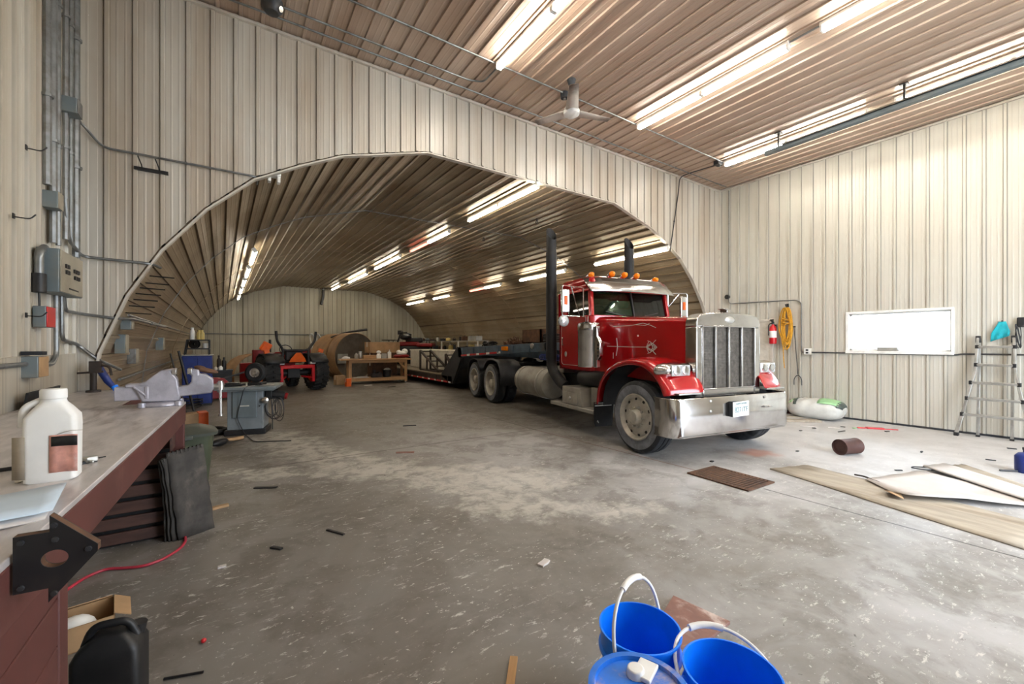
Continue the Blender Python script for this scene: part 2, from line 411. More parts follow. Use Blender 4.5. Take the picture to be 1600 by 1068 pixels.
mb = MB(); mb.b2((XL, YB, ZC - .06), (XL + .05, YA, ZC - .022)); struct(mb.build('trim_7', 'trim', bevel=.005))
mb = MB(); mb.b2((XR - .035, YA - .035, 0), (XR, YA, ZC)); struct(mb.build('trim_8', 'trim'))
mb = MB(); mb.b2((XL, 5.02, .02), (XL + .027, 6.2, 1.5)); mb.b2((XL, YB, .9), (XL + .027, 5.02, 1.5)); struct(mb.build('trim_9', 'wallleft', bevel=.004))
# window and door in the right wall
mb = MB(); y0, y1, z0, z1 = WIN
for lo, hi in (((XR - .03, y0 - .045, z1), (XR + .14, y1 + .045, z1 + .045)), ((XR - .05, y0 - .045, z0 - .06), (XR + .14, y1 + .045, z0)),
               ((XR - .03, y0 - .045, z0), (XR + .14, y0, z1)), ((XR - .03, y1, z0), (XR + .14, y1 + .045, z1))): mb.b2(lo, hi)
w1 = struct(mb.build('window_1', 'white', bevel=.004))
mb = MB()
for lo, hi in (((XR + .07, y0, z1 - .03), (XR + .1, y1, z1)), ((XR + .07, y0, z0), (XR + .1, y1, z0 + .03)), ((XR + .07, y0, z0), (XR + .1, y0 + .03, z1)), ((XR + .07, y1 - .03, z0), (XR + .1, y1, z1))): mb.b2(lo, hi)
mb.build('window_frame', 'white', w1)
mb = MB(); mb.b2((XR + .082, y0 + .02, z0 + .02), (XR + .086, y1 - .02, z1 - .02)); mb.build('window_pane', 'glass', w1, smooth=0)
mb = MB(); mb.b2((XR - .04, 5.0, .02), (XR - .005, 5.92, 2.14)); d1 = struct(mb.build('door_1', 'offwhite', bevel=.006))
mb = MB(); mb.b2((XR - .055, 4.93, 0), (XR - .002, 5.0, 2.2)); mb.b2((XR - .055, 5.92, 0), (XR - .002, 5.99, 2.2)); mb.b2((XR - .055, 4.93, 2.14), (XR - .002, 5.99, 2.2)); mb.build('door_frame', 'trim', d1, bevel=.005)
mb = MB(); mb.cyl((XR - .04, 5.1, 1.0), (XR - .09, 5.1, 1.0), .014, 10); mb.ball((XR - .1, 5.1, 1.0), .03); mb.build('door_handle', 'steel', d1)
# frame of the rolled-up overhead door behind the camera
mb = MB()
for x in DOORX: mb.b2((x - .06, YB, 0), (x + .06, YB + .1, 4.4))
mb.b2((DOORX[0], YB, 4.34), (DOORX[1], YB + .1, 4.46)); struct(mb.build('door_2', 'trim', bevel=.006))
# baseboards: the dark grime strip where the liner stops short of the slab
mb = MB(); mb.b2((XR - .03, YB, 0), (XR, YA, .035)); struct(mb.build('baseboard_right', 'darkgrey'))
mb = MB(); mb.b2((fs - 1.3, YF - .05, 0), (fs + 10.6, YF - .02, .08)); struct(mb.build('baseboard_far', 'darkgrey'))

# ------------------------------------------------------------------ floor
def floor_material():
    k = NT('stained_concrete'); p = k.coord((1, 1, 1), True)
    a = k.noise(p, .5, 5, .62, .6); b = k.noise(p, 2.2, 6, .65, .4); c = k.noise(p, 9, 6, .7)
    col = k.mix(k.ramp(a, .32, .68), lin((122, 118, 112)), lin((176, 175, 174)))
    col = k.mix(k.math('MULTIPLY', k.ramp(b, .44, .62), .6), col, lin((88, 81, 72)))
    col = k.mix(k.math('MULTIPLY', k.ramp(c, .3, .75), .4), col, lin((158, 153, 146)))
    sx = k.t.nodes.new('ShaderNodeSeparateXYZ'); k.t.links.new(p, sx.inputs[0])
    # worn-in dirt: the left half of the shop and the vault floor are browner
    dirt = k.math('MULTIPLY', k.ramp(k.math('ADD', sx.outputs[0], k.math('MULTIPLY', k.math('SUBTRACT', b, .5), 5.0)), 3.6, .6), .6)
    col = k.mix(dirt, col, lin((82, 73, 62)))
    far = k.math('MULTIPLY', k.ramp(k.math('ADD', sx.outputs[1], k.math('MULTIPLY', k.math('SUBTRACT', a, .5), 5.0)), 5.2, 9.5), .6)
    col = k.mix(far, col, lin((84, 75, 62)))
    daylit = k.math('MULTIPLY', k.ramp(k.math('ADD', sx.outputs[0], k.math('MULTIPLY', k.math('SUBTRACT', a, .5), 6.0)), 3.5, 8.0), .62)
    daylit = k.math('MULTIPLY', daylit, k.ramp(sx.outputs[1], 6.5, 4.0))
    col = k.mix(daylit, col, lin((206, 204, 203)))            # daylight by the right wall, painted into the slab colour
    def seg(A_, B_, wob=.5):
        q = k.vm('MULTIPLY', p, (1, 1, 0))
        nz = k.t.nodes.new('ShaderNodeTexNoise'); nz.inputs['Scale'].default_value = 2.4; nz.inputs['Detail'].default_value = 6; nz.inputs['Roughness'].default_value = .7
        k.t.links.new(p, nz.inputs['Vector'])
        q = k.vm('ADD', q, k.vm('SCALE', k.vm('MULTIPLY', k.vm('SUBTRACT', nz.outputs['Color'], (.5, .5, .5)), (1, 1, 0)), scale=wob)) if wob else q
        ab = Vector((B_[0] - A_[0], B_[1] - A_[1], 0)); pa = k.vm('SUBTRACT', q, (A_[0], A_[1], 0))
        t = k.math('DIVIDE', k.vm('DOT_PRODUCT', pa, tuple(ab)), ab.length_squared, clamp=True)
        return k.vm('LENGTH', k.vm('SUBTRACT', pa, k.vm('SCALE', tuple(ab), scale=t)))
    # pale saw dust trail in front of the saw
    pale = None
    for A_, B_, w in (((2.2, 4.4), (3.0, 3.9), .5), ((2.0, 3.6), (3.2, 2.7), .3), ((.55, 8.3), (.95, 6.6), .62), ((.95, 6.6), (1.75, 5.0), .55), ((1.75, 5.0), (2.45, 4.6), .5), ((.0, 6.2), (1.2, 5.3), .22), ((1.6, 5.0), (2.6, 3.3), .25)):
        d_ = k.ramp(seg(A_, B_, 1.5), w * 1.15, w * .25); pale = d_ if pale is None else k.math('MAXIMUM', pale, d_)
    grain = k.ramp(k.noise(p, 5, 6, .7, .5), .35, .58)
    col = k.mix(k.math('MULTIPLY', k.math('MULTIPLY', pale, k.math('MULTIPLY_ADD', grain, .85, .15)), .62), col, lin((206, 202, 192)))
    # chalky scuffs and paint flecks
    st = k.coord((1, 2.6, 1), True)
    f1 = k.ramp(k.noise(st, 8, 6, .8, .25), .57, .63); zone = k.ramp(k.noise(p, 1.1, 4, .6), .4, .58)
    col = k.mix(k.math('MULTIPLY', k.math('MULTIPLY', f1, zone), .75), col, lin((206, 203, 196)))
    f2 = k.ramp(k.noise(p, 30, 3, .6), .66, .7); col = k.mix(k.math('MULTIPLY', f2, .7), col, lin((212, 208, 200)))
    f3 = k.ramp(k.noise(p, 18, 4, .6, .6), .69, .74); col = k.mix(k.math('MULTIPLY', f3, .7), col, lin((52, 46, 40)))
    # saw cuts and the joint that runs through the drain
    for A_, B_, w, rgb in (((4.95, -4), (4.87, 2.3), .012, (40, 36, 32)), ((4.86, 3.1), (4.66, 6.2), .012, (112, 66, 46)), ((-1.4, 6.28), (10.9, 6.28), .014, (62, 54, 46)), ((4.66, 6.2), (4.5, 25), .012, (60, 52, 44))):
        col = k.mix(k.math('MULTIPLY', k.ramp(seg(A_, B_, .03), w * 1.3, w * .6), .85), col, lin(rgb))
    rs = k.ramp(seg((6.35, 3.15), (6.45, 3.1), .5), .3, .08)
    col = k.mix(k.math('MULTIPLY', rs, .6), col, lin((176, 108, 78)))
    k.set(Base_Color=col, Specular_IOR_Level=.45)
    k.set(Roughness=k.math('MULTIPLY_ADD', b, .35, .3, True))
    k.bump(k.math('ADD', c, k.math('MULTIPLY', b, .6)), .22, .006)
    return k.m
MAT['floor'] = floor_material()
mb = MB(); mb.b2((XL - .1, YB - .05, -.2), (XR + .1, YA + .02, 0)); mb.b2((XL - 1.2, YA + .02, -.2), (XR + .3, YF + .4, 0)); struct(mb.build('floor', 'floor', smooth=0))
MAT['ground'] = M('pale_gravel', (206, 204, 200), .9, 0, .05, .5)
mb = MB()
for lo, hi in (((-80, -90, -.3), (120, YB - .06, -.06)), ((XR + .11, YB - .06, -.3), (160, 90, -.06))): mb.b2(lo, hi)
struct(mb.build('ground_outside', 'ground', smooth=0))
# drain grate
D = [at(1075, 739, Z=0), at(1118, 731, Z=0), at(1206, 752, Z=0), at(1168, 769, Z=0)]
dc = sum(D, Vector()) / 4
t = thing('floor_drain', 'rusty rectangular slotted floor drain grate set in the concrete before the truck', 'drain', (dc.x, dc.y, .002), R(-1.5))
W2, L2 = .26, .36
mb = MB(); mb.b2((-W2, -L2, .0), (W2, L2, .004)); mb.build('pit', 'black', t)
mb = MB()
for s in (-1, 1): mb.box((s * W2, 0, .008), (.03, 2 * L2 + .03, .014)); mb.box((0, s * L2, .008), (2 * W2, .03, .014))
mb.build('frame', 'rust', t)
mb = MB(); n = 17
for i in range(n): mb.box((0, -L2 + (i + .5) * 2 * L2 / n, .009), (2 * W2, .018, .012))
g = mb.build('grate', 'rust', t)

# ------------------------------------------------------------------ fluorescent fixtures
def fluoro(label, c, length, tubes, group, rz=0, tm='tube', tilt=0, dead=()):
    t = thing('fluorescent_light', label, 'light fixture', c, rz, group); t.rotation_euler = (0, tilt, rz)
    mb = MB(); mb.prism([(-.045, -.005), (-.026, -.04), (.026, -.04), (.045, -.005), (.04, .03), (-.04, .03)], (0, -length / 2, 0), (1, 0, 0), (0, 0, 1), (0, length, 0))
    mb.build('housing', 'white', t, bevel=.003)
    seg_ = length / tubes
    for i in range(tubes):
        a, b = -length / 2 + i * seg_ + .03, -length / 2 + (i + 1) * seg_ - .03
        for s in (-1, 1):
            mb = MB(); mb.cyl((s * .024, a, -.07), (s * .024, b, -.07), .016, 12); mb.build('tube', 'tubepink' if i in dead else tm, t)
        for y in (a - .012, b + .012):
            mb = MB(); mb.box((0, y, -.055), (.085, .024, .06)); mb.build('lamp_holder', 'white', t, bevel=.004)
    return t
zc = ZC - .06
for X, nm in ((3.2, 'left'), (6.27, 'middle'), (9.2, 'right')):
    fluoro('white fluorescent fixture in the %s ceiling row, first from the arch wall' % nm, (X, 3.92, zc), 2.56, 2, 'ceiling fluorescent lights')
    fluoro('white fluorescent fixture in the %s ceiling row, second from the arch wall' % nm, (X, 1.0, zc), 2.56, 2, 'ceiling fluorescent lights')
    fluoro('white fluorescent fixture in the %s ceiling row, third from the arch wall' % nm, (X, -2.0, zc), 2.56, 2, 'ceiling fluorescent lights')
# vault rows: crown, right shoulder, left shoulder
row1 = [((838, 289), (735, 345), 2, ()), ((702, 362), (642, 392), 2, (1,)), ((622, 400), (589, 420), 1, ()), ((573, 427), (546, 441), 1, ()), ((531, 446), (519, 452), 1, ())]
for i, (a, b, n, dead) in enumerate(row1):
    A_, B_ = at(*a, Z=4.57), at(*b, Z=4.57); c = (A_ + B_) / 2; c.z = 4.62; L = max(1.2 * n, (B_ - A_).length)
    fluoro('fluorescent fixture under the vault crown, %s from the arch%s' % (ORD[i], ', half glowing red' if dead else ''), c, L, n, 'vault crown lights', R(1.2), 'tubefar', 0, dead)
row2 = [((1046, 389), (928, 415), 2, ()), ((884, 425), (812, 441), 2, ()), ((782, 448), (735, 458), 2, (1,)), ((703, 465), (677, 471), 1, ()), ((663, 474), (636, 480), 1, ())]
for i, (a, b, n, dead) in enumerate(row2):
    def onrow(p):
        q = at(*p, X=8.6)
        for _ in range(3): q = at(*p, X=8.6 + vx(q.y))
        return q
    A_, B_ = onrow(a), onrow(b); c = (A_ + B_) / 2; L = max(1.2 * n, (B_ - A_).length * .98)
    zz = arch(8.7 - 0) - .09; c = Vector((8.62 + vx(c.y), c.y, zz))
    fluoro('fluorescent fixture on the right vault shoulder, %s from the arch%s' % (ORD[i], ', half glowing pink' if dead else ''), c, L, n, 'vault right shoulder lights', R(1.2), 'tubefar', R(30), dead)
for i, (y, n) in enumerate(((12.2, 1), (14.8, 1), (17.4, 1), (20.0, 1), (22.8, 1))):
    zz = arch(.42) - .09
    fluoro('fluorescent fixture on the left shoulder of the vault, %s from the arch' % ORD[i], (.46 + vx(y), y, zz), 1.9, n, 'vault left shoulder lights', R(1.2), 'tubefar', R(-36))
# two dark fixtures and the motion lamp at the mouth of the vault
q = at(428, 278, Y=6.42)
t = thing('lamp_holder', 'white twin lamp holder without bulbs under the left rim of the arch', 'lamp holder', q)
mb = MB(); mb.box((0, 0, .05), (.16, .14, .07)); mb.build('base', 'white', t, bevel=.01)
for s in (-1, 1):
    mb = MB(); mb.box((s * .055, 0, -.02), (.04, .1, .09)); mb.build('socket', 'white', t, bevel=.008)

# ------------------------------------------------------------------ conduits and wall hardware
def pipe(label, pts, r=.012, mat='galv', rb=.08, name='conduit', cat='conduit', straps=True, n=8):
    P_ = bend(pts, rb); mb = MB(); mb.tube(P_, r, n); o = mb.build(name, mat); tag(o, label, cat)
    if straps:
        pts = [Vector(p) for p in pts]
        for a, b in zip(pts, pts[1:]):
            d = b - a; k = int(d.length / 1.3)
            for i in range(k):
                m = a + d * ((i + .7) / (k + .4)); mb = MB(); u, v = frame_of(d)
                mb.cyl(m - d.normalized() * .012, m + d.normalized() * .012, r * 1.5, 8); mb.build('strap', mat, o)
    return o
ya = YA - .035
pipe('thin grey conduit sloping across the arch wall above the hook rack', [at(112, 175, X=XL + .05), (XL + .06, ya - .06, 3.95), at(160, 230, Y=ya), at(402, 276, Y=ya), (.24, YA + .25, 3.74)], .013)
pipe('grey conduit on the arch wall leaving the top of the breaker box', [(XL + .06, 5.75, 3.0), (XL + .06, 5.85, 2.62), (XL + .07, 6.24, 2.53), at(238, 412, Y=ya), (-.74, YA + .12, 2.5)], .016)
pipe('grey conduit on the arch wall below the breaker box running into the vault', [(XL + .06, 5.7, 2.05), (XL + .06, 5.75, 1.92), (XL + .06, 6.24, 1.92), at(180, 497, Y=ya), (-1.03, 6.7, 1.9), (-.98, 9.0, 1.88)], .016)
pipe('grey conduit bending down the arch wall toward the blue pole', [(XL + .07, 5.6, 2.05), at(97, 530, X=XL + .07), at(120, 537, Y=ya), at(150, 560, Y=ya), (-1.12, YA + .3, 1.3)], .017)
zc2 = ZC - .04
pipe('grey conduit along the ceiling close to the arch wall', [(-1.2, 6.0, zc2), (10.7, 6.0, zc2)], .013)
pipe('grey conduit along the ceiling ending in a bend at the first light row', [(.42, 5.78, zc2), (3.02, 5.78, zc2), (3.24, 5.7, zc2), (3.24, 5.3, zc2)], .013)
pipe('grey conduit across the ceiling joining the ends of the light rows', [(-1.2, 5.22, zc2), (9.6, 5.22, zc2)], .013)
pipe('dark conduit dropping from the ceiling corner to the rim of the arch', [(9.2, 5.3, zc2), (9.1, 6.0, zc2), (9.06, 6.24, 5.68), at(1060, 300, Y=ya), at(1047, 392, Y=ya)], .013, 'darkgrey', .12)
pipe('grey conduit joining the middle row of ceiling lights', [(6.27, 2.72, ZC - .05), (6.27, 2.2, ZC - .05)], .014, straps=False)
xr = XR - .035
pipe('grey conduit down the right wall near the corner then across above the door', [(xr, 6.02, ZC - .1), (xr, 6.02, 2.66), (xr, 4.42, 2.62), (xr, 4.33, 2.55), (xr, 4.33, 1.41), (xr, 4.24, 1.41)], .012)
pipe('dark conduit along the right wall under the window and behind the ladder', [(xr, 4.14, 1.41), (xr, 1.85, 1.4), (xr, 1.78, 1.42), (xr, -1.5, 1.42)], .014, 'darkgrey', straps=False)
pipe('thin grey conduit across the far wall of the vault', [(fs - 1.0, YF - .06, 2.1), (fs + 4.6, YF - .06, 2.1), (fs + 4.7, YF - .06, 1.0)], .022, straps=False)
pipe('grey conduit down the left wall to the wide white switch box', [(XL + .05, 5.55, 2.05), (XL + .05, 5.55, 1.5), (XL + .05, 5.45, 1.42), (XL + .05, 5.1, 1.42)], .02)
pipe('grey conduit along the left wall running out of the frame from the switch box', [(XL + .05, 4.93, 1.44), (XL + .05, 2.5, 1.44)], .018, straps=False)
for i, (y, z, r) in enumerate(((5.32, 3.0, .03), (5.47, 2.52, .028), (5.6, 2.52, .02), (5.8, 2.62, .024), (5.95, 2.62, .02), (6.12, 2.5, .032))):
    pipe('vertical grey conduit up the left wall, %s from the arch wall' % ORD[5 - i], [(XL + .05, y, ZC - .05), (XL + .05, y, z)], r)
def elbox(name, label, cat, lo, hi, mat, face=None, ax='x', facename='cover'):
    t = thing(name, label, cat, [(a + b) / 2 for a, b in zip(lo, hi)]); c = Vector(t.location); h = [(b - a) / 2 for a, b in zip(lo, hi)]
    mb = MB(); mb.b2([-v for v in h], h); mb.build('box', mat, t, bevel=.006)
    if face:
        mb = MB()
        if ax == 'x': mb.b2((h[0], -h[1] * .96, -h[2] * .96), (h[0] + .008, h[1] * .96, h[2] * .96))
        elif ax == '-x': mb.b2((-h[0] - .008, -h[1] * .92, -h[2] * .92), (-h[0], h[1] * .92, h[2] * .92))
        else: mb.b2((-h[0] * .96, -h[1] - .008, -h[2] * .96), (h[0] * .96, -h[1], h[2] * .96))
        mb.build(facename, face, t, bevel=.003)
    return t
# breaker panel
px = XL + .17
p_lo, p_hi = at(95, 456, X=px), at(131, 407, X=px)
zt = at(95, 388, X=px).z; ym = p_hi.y - .01; y0 = p_lo.y
t = elbox('breaker_panel', 'grey electrical breaker panel with beige cover on the left wall', 'breaker panel', (XL + .02, y0, p_lo.z), (px - .01, ym, zt), 'bluegrey', 'taupe')
h = (px - .01 - XL - .02) / 2; Ly = (ym - y0) / 2; Lz = (zt - p_lo.z) / 2
for yy, zz, ny, in ((-.58, .3, 2), (-.55, .02, 2), (.12, .22, 3), (.16, -.1, 3)):
    mb = MB()
    for i in range(ny): mb.box((h + .014, Ly * (yy + i * .17), Lz * zz), (.014, Ly * .12, Lz * .18))
    mb.build('breaker', 'black', t)
mb = MB(); mb.box((h + .01, .1 * Ly, -.72 * Lz), (.004, Ly * .8, .012)); mb.build('marking', 'black', t)
# whip socket on the side
t = thing('welder_socket', 'black socket on a curved grey conduit beside the breaker panel', 'socket', (XL + .06, 5.1, 2.13))
mb = MB(); mb.cyl((0, 0, -.1), (0, 0, .06), .045, 16); mb.build('plug_body', 'black', t, bevel=.005)
mb = MB(); mb.tube(bend([(0, 0, .06), (0, 0, .24), (.0, .12, .3)], .12), .03, 12); mb.build('elbow', 'galv', t)
mb = MB(); mb.tube([(0, 0, -.1), (0, .01, -.22)], .008, 8); mb.build('wire', 'blackcord', t)
elbox('disconnect_switch', 'small grey disconnect box with a red side on the left wall', 'switch box', (XL + .02, 5.1, 1.74), (XL + .1, 5.3, 1.92), 'bluegrey', 'extred')
elbox('junction_box', 'small grey junction box with pale cover high on the left wall conduits', 'junction box', (XL + .02, 5.3, 2.8), (XL + .12, 5.42, 2.95), 'bluegrey', 'taupe')
t = elbox('switch_box', 'grey switch box with tan cover low on the left wall beside the bench', 'switch box', (XL + .02, 4.86, 1.33), (XL + .12, 5.06, 1.5), 'bluegrey', 'card')
mb = MB(); mb.box((0, 0, .11), (.12, .1, .03)); mb.build('bracket', 'darkgrey', t)
elbox('junction_box', 'round-cornered grey junction box at the top of the left wall conduits', 'junction box', (XL + .02, 5.74, 3.85), (XL + .14, 5.9, 4.0), 'bluegrey', 'galv')
# hooks
for lab, p in (('upper small black wall hook on the left wall', (40, 230)), ('middle small black wall hook on the left wall', (20, 337)), ('lower small black wall hook on the left wall', (40, 492))):
    q = at(*p, X=XL + .024); t = thing('wall_hook', lab, 'hook', q, 0, 'left wall hooks')
    mb = MB(); mb.box((.004, 0, 0), (.008, .03, .04)); mb.build('plate', 'black', t)
    mb = MB(); mb.tube(bend([(.008, 0, -.005), (.09, 0, -.01), (.12, 0, .03)], .04), .005, 6); mb.build('hook', 'black', t)
q0, q1 = at(213, 263, Y=YA - .03), at(260, 270, Y=YA - .03)
t = thing('wall_rack', 'black two-pronged rack bar fixed to the arch wall at upper left', 'rack', (q0 + q1) / 2)
mb = MB(); mb.box((0, 0, 0), (.3, .03, .035)); mb.build('bar', 'black', t)
for x in (-.08, .07):
    mb = MB(); mb.tube([(x, 0, 0), (x, -.05, .03), (x - .03, -.07, .12)], .006, 6); mb.build('prong', 'black', t)
# row of iron pegs along the left lining of the vault
for i in range(7):
    p = [(222, 430), (216, 441), (211, 449), (205, 458), (198, 467), (193, 477), (187, 488)][i]
    q = at(*p, Y=6.75); z = q.z; x = XC - [d for d in [6.0]][0]
    dd = min((abs(arch(XC - d / 100) - z), d / 100) for d in range(300, 606))[1]
    t = thing('wall_peg', 'thin iron peg on the left lining of the vault, %s from the top' % ORD[i], 'peg', (XC - dd + .02, 6.75, z), 0, 'iron pegs in the vault')
    mb = MB(); mb.tube([(-.02, 0, 0), (.22, -.02, -.01)], .008, 6); mb.build('rod', 'black', t)
# boxes on the left lining
for lab, p, Y, s, rest in (('grey junction box at the end of the arch wall conduit in the vault', (203, 506), 6.9, (.1, .14, .14), 'bluegrey'), ('grey switch box with pale cover hanging on the left vault lining', (193, 537), 7.1, (.1, .18, .24), 'bluegrey'),
                     ('small grey box low on the left vault lining', (216, 556), 8.3, (.1, .2, .22), 'galv'), ('far grey box on the left vault lining', (265, 537), 11.0, (.12, .2, .25), 'bluegrey')):
    q = at(*p, Y=Y); dd = min((abs(arch(XC - d / 100) - q.z), d / 100) for d in range(300, 606))[1]; x = XC - dd + vx(Y) + s[0] / 2
    elbox('junction_box', lab, 'junction box', (x - s[0] / 2, Y - s[1] / 2, q.z - s[2] / 2), (x + s[0] / 2, Y + s[1] / 2, q.z + s[2] / 2), rest, 'taupe', 'x')
pipe('grey conduit along the left vault lining at shoulder height', [(XC - 5.83 + .03, 7.0, 1.96), (XC - 5.8 + vx(24), 24, 1.98)], .018, straps=False)
pipe('lower grey pipe along the left vault lining near the floor', [(XC - 5.98, 7.6, 1.12), (XC - 5.98 + vx(22), 22, 1.12)], .02, straps=False)
for i, (a, b) in enumerate((((252, 552), (238, 580)), ((279, 548), (268, 582)))):
    A_, B_ = at(*a, Y=11.6 + i), at(*b, Y=11.5 + i); B_.z = max(B_.z, .0)
    A_.x = B_.x = max(A_.x, XC - 5.75 + vx(11)); lean = Vector((.3, 0, 0)); G = B_ + lean; G.z = 0
    pipe(['thin black iron bar leaning on the left vault lining', 'thicker black iron bar leaning on the left vault lining nearer the blue cabinet'][i], [A_, G], .016 + .012 * i, 'black', name='iron_bar', cat='bar', straps=False)
# right wall bits
t = elbox('outlet_box', 'cream electrical outlet box on the right wall left of the window', 'outlet', (XR - .09, 4.12, 1.36), (XR - .03, 4.26, 1.5), 'offwhite', 'white', '-x')
for z in (-.03, .03):
    mb = MB(); mb.box((-.04, 0, z), (.006, .05, .035)); mb.build('socket', 'black', t)
t = thing('cable_fitting', 'round black cable fitting on the right wall conduit near the corner', 'fitting', (XR - .05, 6.05, 2.84))
mb = MB(); mb.cyl((.03, 0, 0), (-.05, 0, 0), .06, 16); mb.build('disc', 'black', t, bevel=.01)
# fire extinguisher
t = thing('fire_extinguisher', 'red fire extinguisher hanging on the right wall beside the yellow rope', 'fire extinguisher', (XR - .12, 4.9, 1.6))
mb = MB(); mb.lathe([(0, 0), (.07, .005), (.078, .03), (.078, .36), (.06, .42), (.025, .45), (.025, .47), (0, .47)], n=20); mb.build('cylinder', 'extred', t)
mb = MB(); mb.lathe([(.079, .15), (.0795, .16), (.0795, .3), (.079, .31)], n=20); mb.build('label_band', 'white', t)
mb = MB(); mb.cyl((0, 0, .47), (0, 0, .51), .028, 12); mb.box((-.02, 0, .53), (.13, .022, .018), 0, 0, .25); mb.box((-.02, 0, .505), (.11, .022, .014)); mb.build('valve', 'black', t)
mb = MB(); mb.tube(bend([(-.02, .02, .5), (-.09, .06, .46), (-.09, .06, .2)], .05), .011, 8); mb.build('hose', 'black', t)
mb = MB(); mb.box((.1, 0, .3), (.04, .06, .34)); mb.build('bracket', 'darkgrey', t)
# rope coil
t = thing('rope_coil', 'coil of yellow rope hanging from a hook on the right wall', 'rope', (XR - .09, 4.62, 2.45))
mb = MB()
for i in range(9):
    a = rnd.uniform(.06, .12); b = rnd.uniform(.38, .5); ph = rnd.uniform(-.04, .04); x0 = rnd.uniform(-.035, .035)
    pts = [(x0 + .015 * math.sin(3 * k / 24 * 6.28 + i), ph + a * math.sin(k / 24 * 6.283), -b + b * math.cos(k / 24 * 6.283)) for k in range(25)]
    mb.tube(pts, .013, 6)
mb.build('loops', 'rope', t)
mb = MB(); mb.tube([(-.05 + .05 * math.cos(k * .5), .06 * math.sin(k * .5), -.24 - k * .006) for k in range(30)], .014, 6); mb.build('wrap', 'rope', t)
mb = MB(); mb.tube([(-.02, .05, -.4), (-.03, .06, -.8), (-.02, .05, -1.2), (-.02, .03, -1.42)], .011, 6); mb.build('tail', 'rope', t)
mb = MB(); mb.tube(bend([(.08, 0, .05), (0, 0, .02), (-.05, 0, .08)], .04), .012, 8); mb.box((.07, 0, .05), (.02, .06, .1)); mb.build('hook', 'black', t)
# forked wire rod
t = thing('forked_rod', 'thin dark two-tined rod hanging on the right wall right of the rope', 'tool', (XR - .06, 4.44, 1.9))
mb = MB(); mb.tube([(0, 0.03, .1), (0, 0, -.3), (0, -.05, -1.0)], .009, 6); mb.tube(bend([(0, .03, -1.25), (0, .03, -1.1), (0, -.05, -1.0), (0, -.13, -1.1), (0, -.13, -1.25)], .06), .009, 6); mb.build('rod', 'darkgrey', t)
mb = MB(); mb.box((.02, .03, .1), (.05, .03, .03)); mb.build('hook', 'black', t)
# things on the far right of the wall
t = thing('cable_hanger', 'black hooked tool with cable hanging on the right wall above the ladder', 'tool', (XR - .06, 1.1, 1.9))
mb = MB(); mb.box((0, 0, .06), (.05, .09, .16)); mb.build('body', 'black', t, bevel=.015)
mb = MB()
for i in range(3): mb.tube([(-.01 * i, .03 + .03 * math.sin(k / 12 * 6.28 + i), -.17 + .2 * math.cos(k / 12 * 6.28)) for k in range(13)], .007, 6)
mb.build('cable', 'blackcord', t)
mb = MB(); mb.box((.03, 0, .12), (.06, .03, .03)); mb.build('hook', 'black', t)
# ------------------------------------------------------------------ the truck (local: x right, y rearwards, z up)
TR = thing('semi_truck', 'red semi truck with chrome grille and bumper parked half inside the arch', 'truck', (6.064, 3.907, 0), -R(9.25))
def tyre(parent, cx, cy, r, w, side, front=True, name='wheel', rimmat='rim', sw='sidewall'):
    """side -1/+1: direction of the outer face"""
    mb = MB(); ax = (side, 0, 0); h = w / 2
    o = (cx, cy, r)
    mb.lathe([(r * .6, -h * .8), (r * .8, -h), (r * .93, -h * .96), (r * .985, -h * .8), (r, -h * .5), (r, -h * .32), (r * .985, -h * .3), (r * .985, -h * .2), (r, -h * .18), (r, h * .18), (r * .985, h * .2), (r * .985, h * .3), (r, h * .32), (r, h * .5), (r * .985, h * .8), (r * .93, h * .96), (r * .885, h)], o, ax, 44)
    mb.mi = 1; mb.lathe([(r * .885, h), (r * .8, h * 1.01), (r * .68, h * .95), (r * .6, h * .78)], o, ax, 44)
    t = mb.build(name, ['rubber', sw], parent)
    mb = MB(); q = r / .53
    if front: pr_ = [(.335, h - .02), (.342, h + .005), (.325, h + .01), (.305, h - .02), (.285, h - .05), (.235, h - .035), (.17, h - .03), (.115, h - .03), (.105, h + .03), (.085, h + .055), (.04, h + .06), (0, h + .06)]
    else: pr_ = [(.335, h - .02), (.342, h + .005), (.325, h + .01), (.31, h - .04), (.29, h - .15), (.2, h - .16), (.13, h - .15), (.11, h - .02), (.08, h), (0, h)]
    mb.lathe([(a * q, b) for a, b in pr_], o, ax, 40); rim = mb.build('rim', rimmat, t)
    if front:
        mb = MB()
        for i in range(10):
            a = i * math.pi / 5 + .2; c = Vector((cx + side * (h - .046), cy + .258 * q * math.cos(a), r + .258 * q * math.sin(a)))
            mb.lathe([(0, .008), (.024, .008), (.024, -.004)], c, ax, 10)
        mb.build('hand_hole', 'black', t)
    mb = MB()
    for i in range(10):
        a = i * math.pi / 5; c = Vector((cx + side * (h - (.04 if front else .17)), cy + .15 * q * math.cos(a), r + .15 * q * math.sin(a)))
        mb.cyl(c, c + Vector((side * .045, 0, 0)), .016, 8)
    mb.build('lug_nut', 'steel', t)
    return t
for s in (-1, 1):
    tyre(TR, s * 1.05, 0, .53, .29, s)
    for y in (5.8, 7.13):
        tyre(TR, s * 1.08, y, .53, .27, s, False); tyre(TR, s * .76, y, .53, .27, -s, False)
mb = MB()
for s in (-1, 1): mb.b2((s * .43 - .045, -.35, .72), (s * .43 + .045, 8.0, .98))
for y in (1.2, 3.2, 4.8, 6.4, 7.9): mb.b2((-.4, y, .76), (.4, y + .1, .94))
mb.build('frame_rails', 'darkgrey', TR, bevel=.01)
mb = MB(); mb.cyl((-.9, 0, .53), (.9, 0, .53), .07, 12)
for y in (5.8, 7.13): mb.cyl((-.7, y, .53), (.7, y, .53), .1, 14); mb.ball((0, y, .55), (.24, .24, .24))
mb.build('axles', 'black', TR)
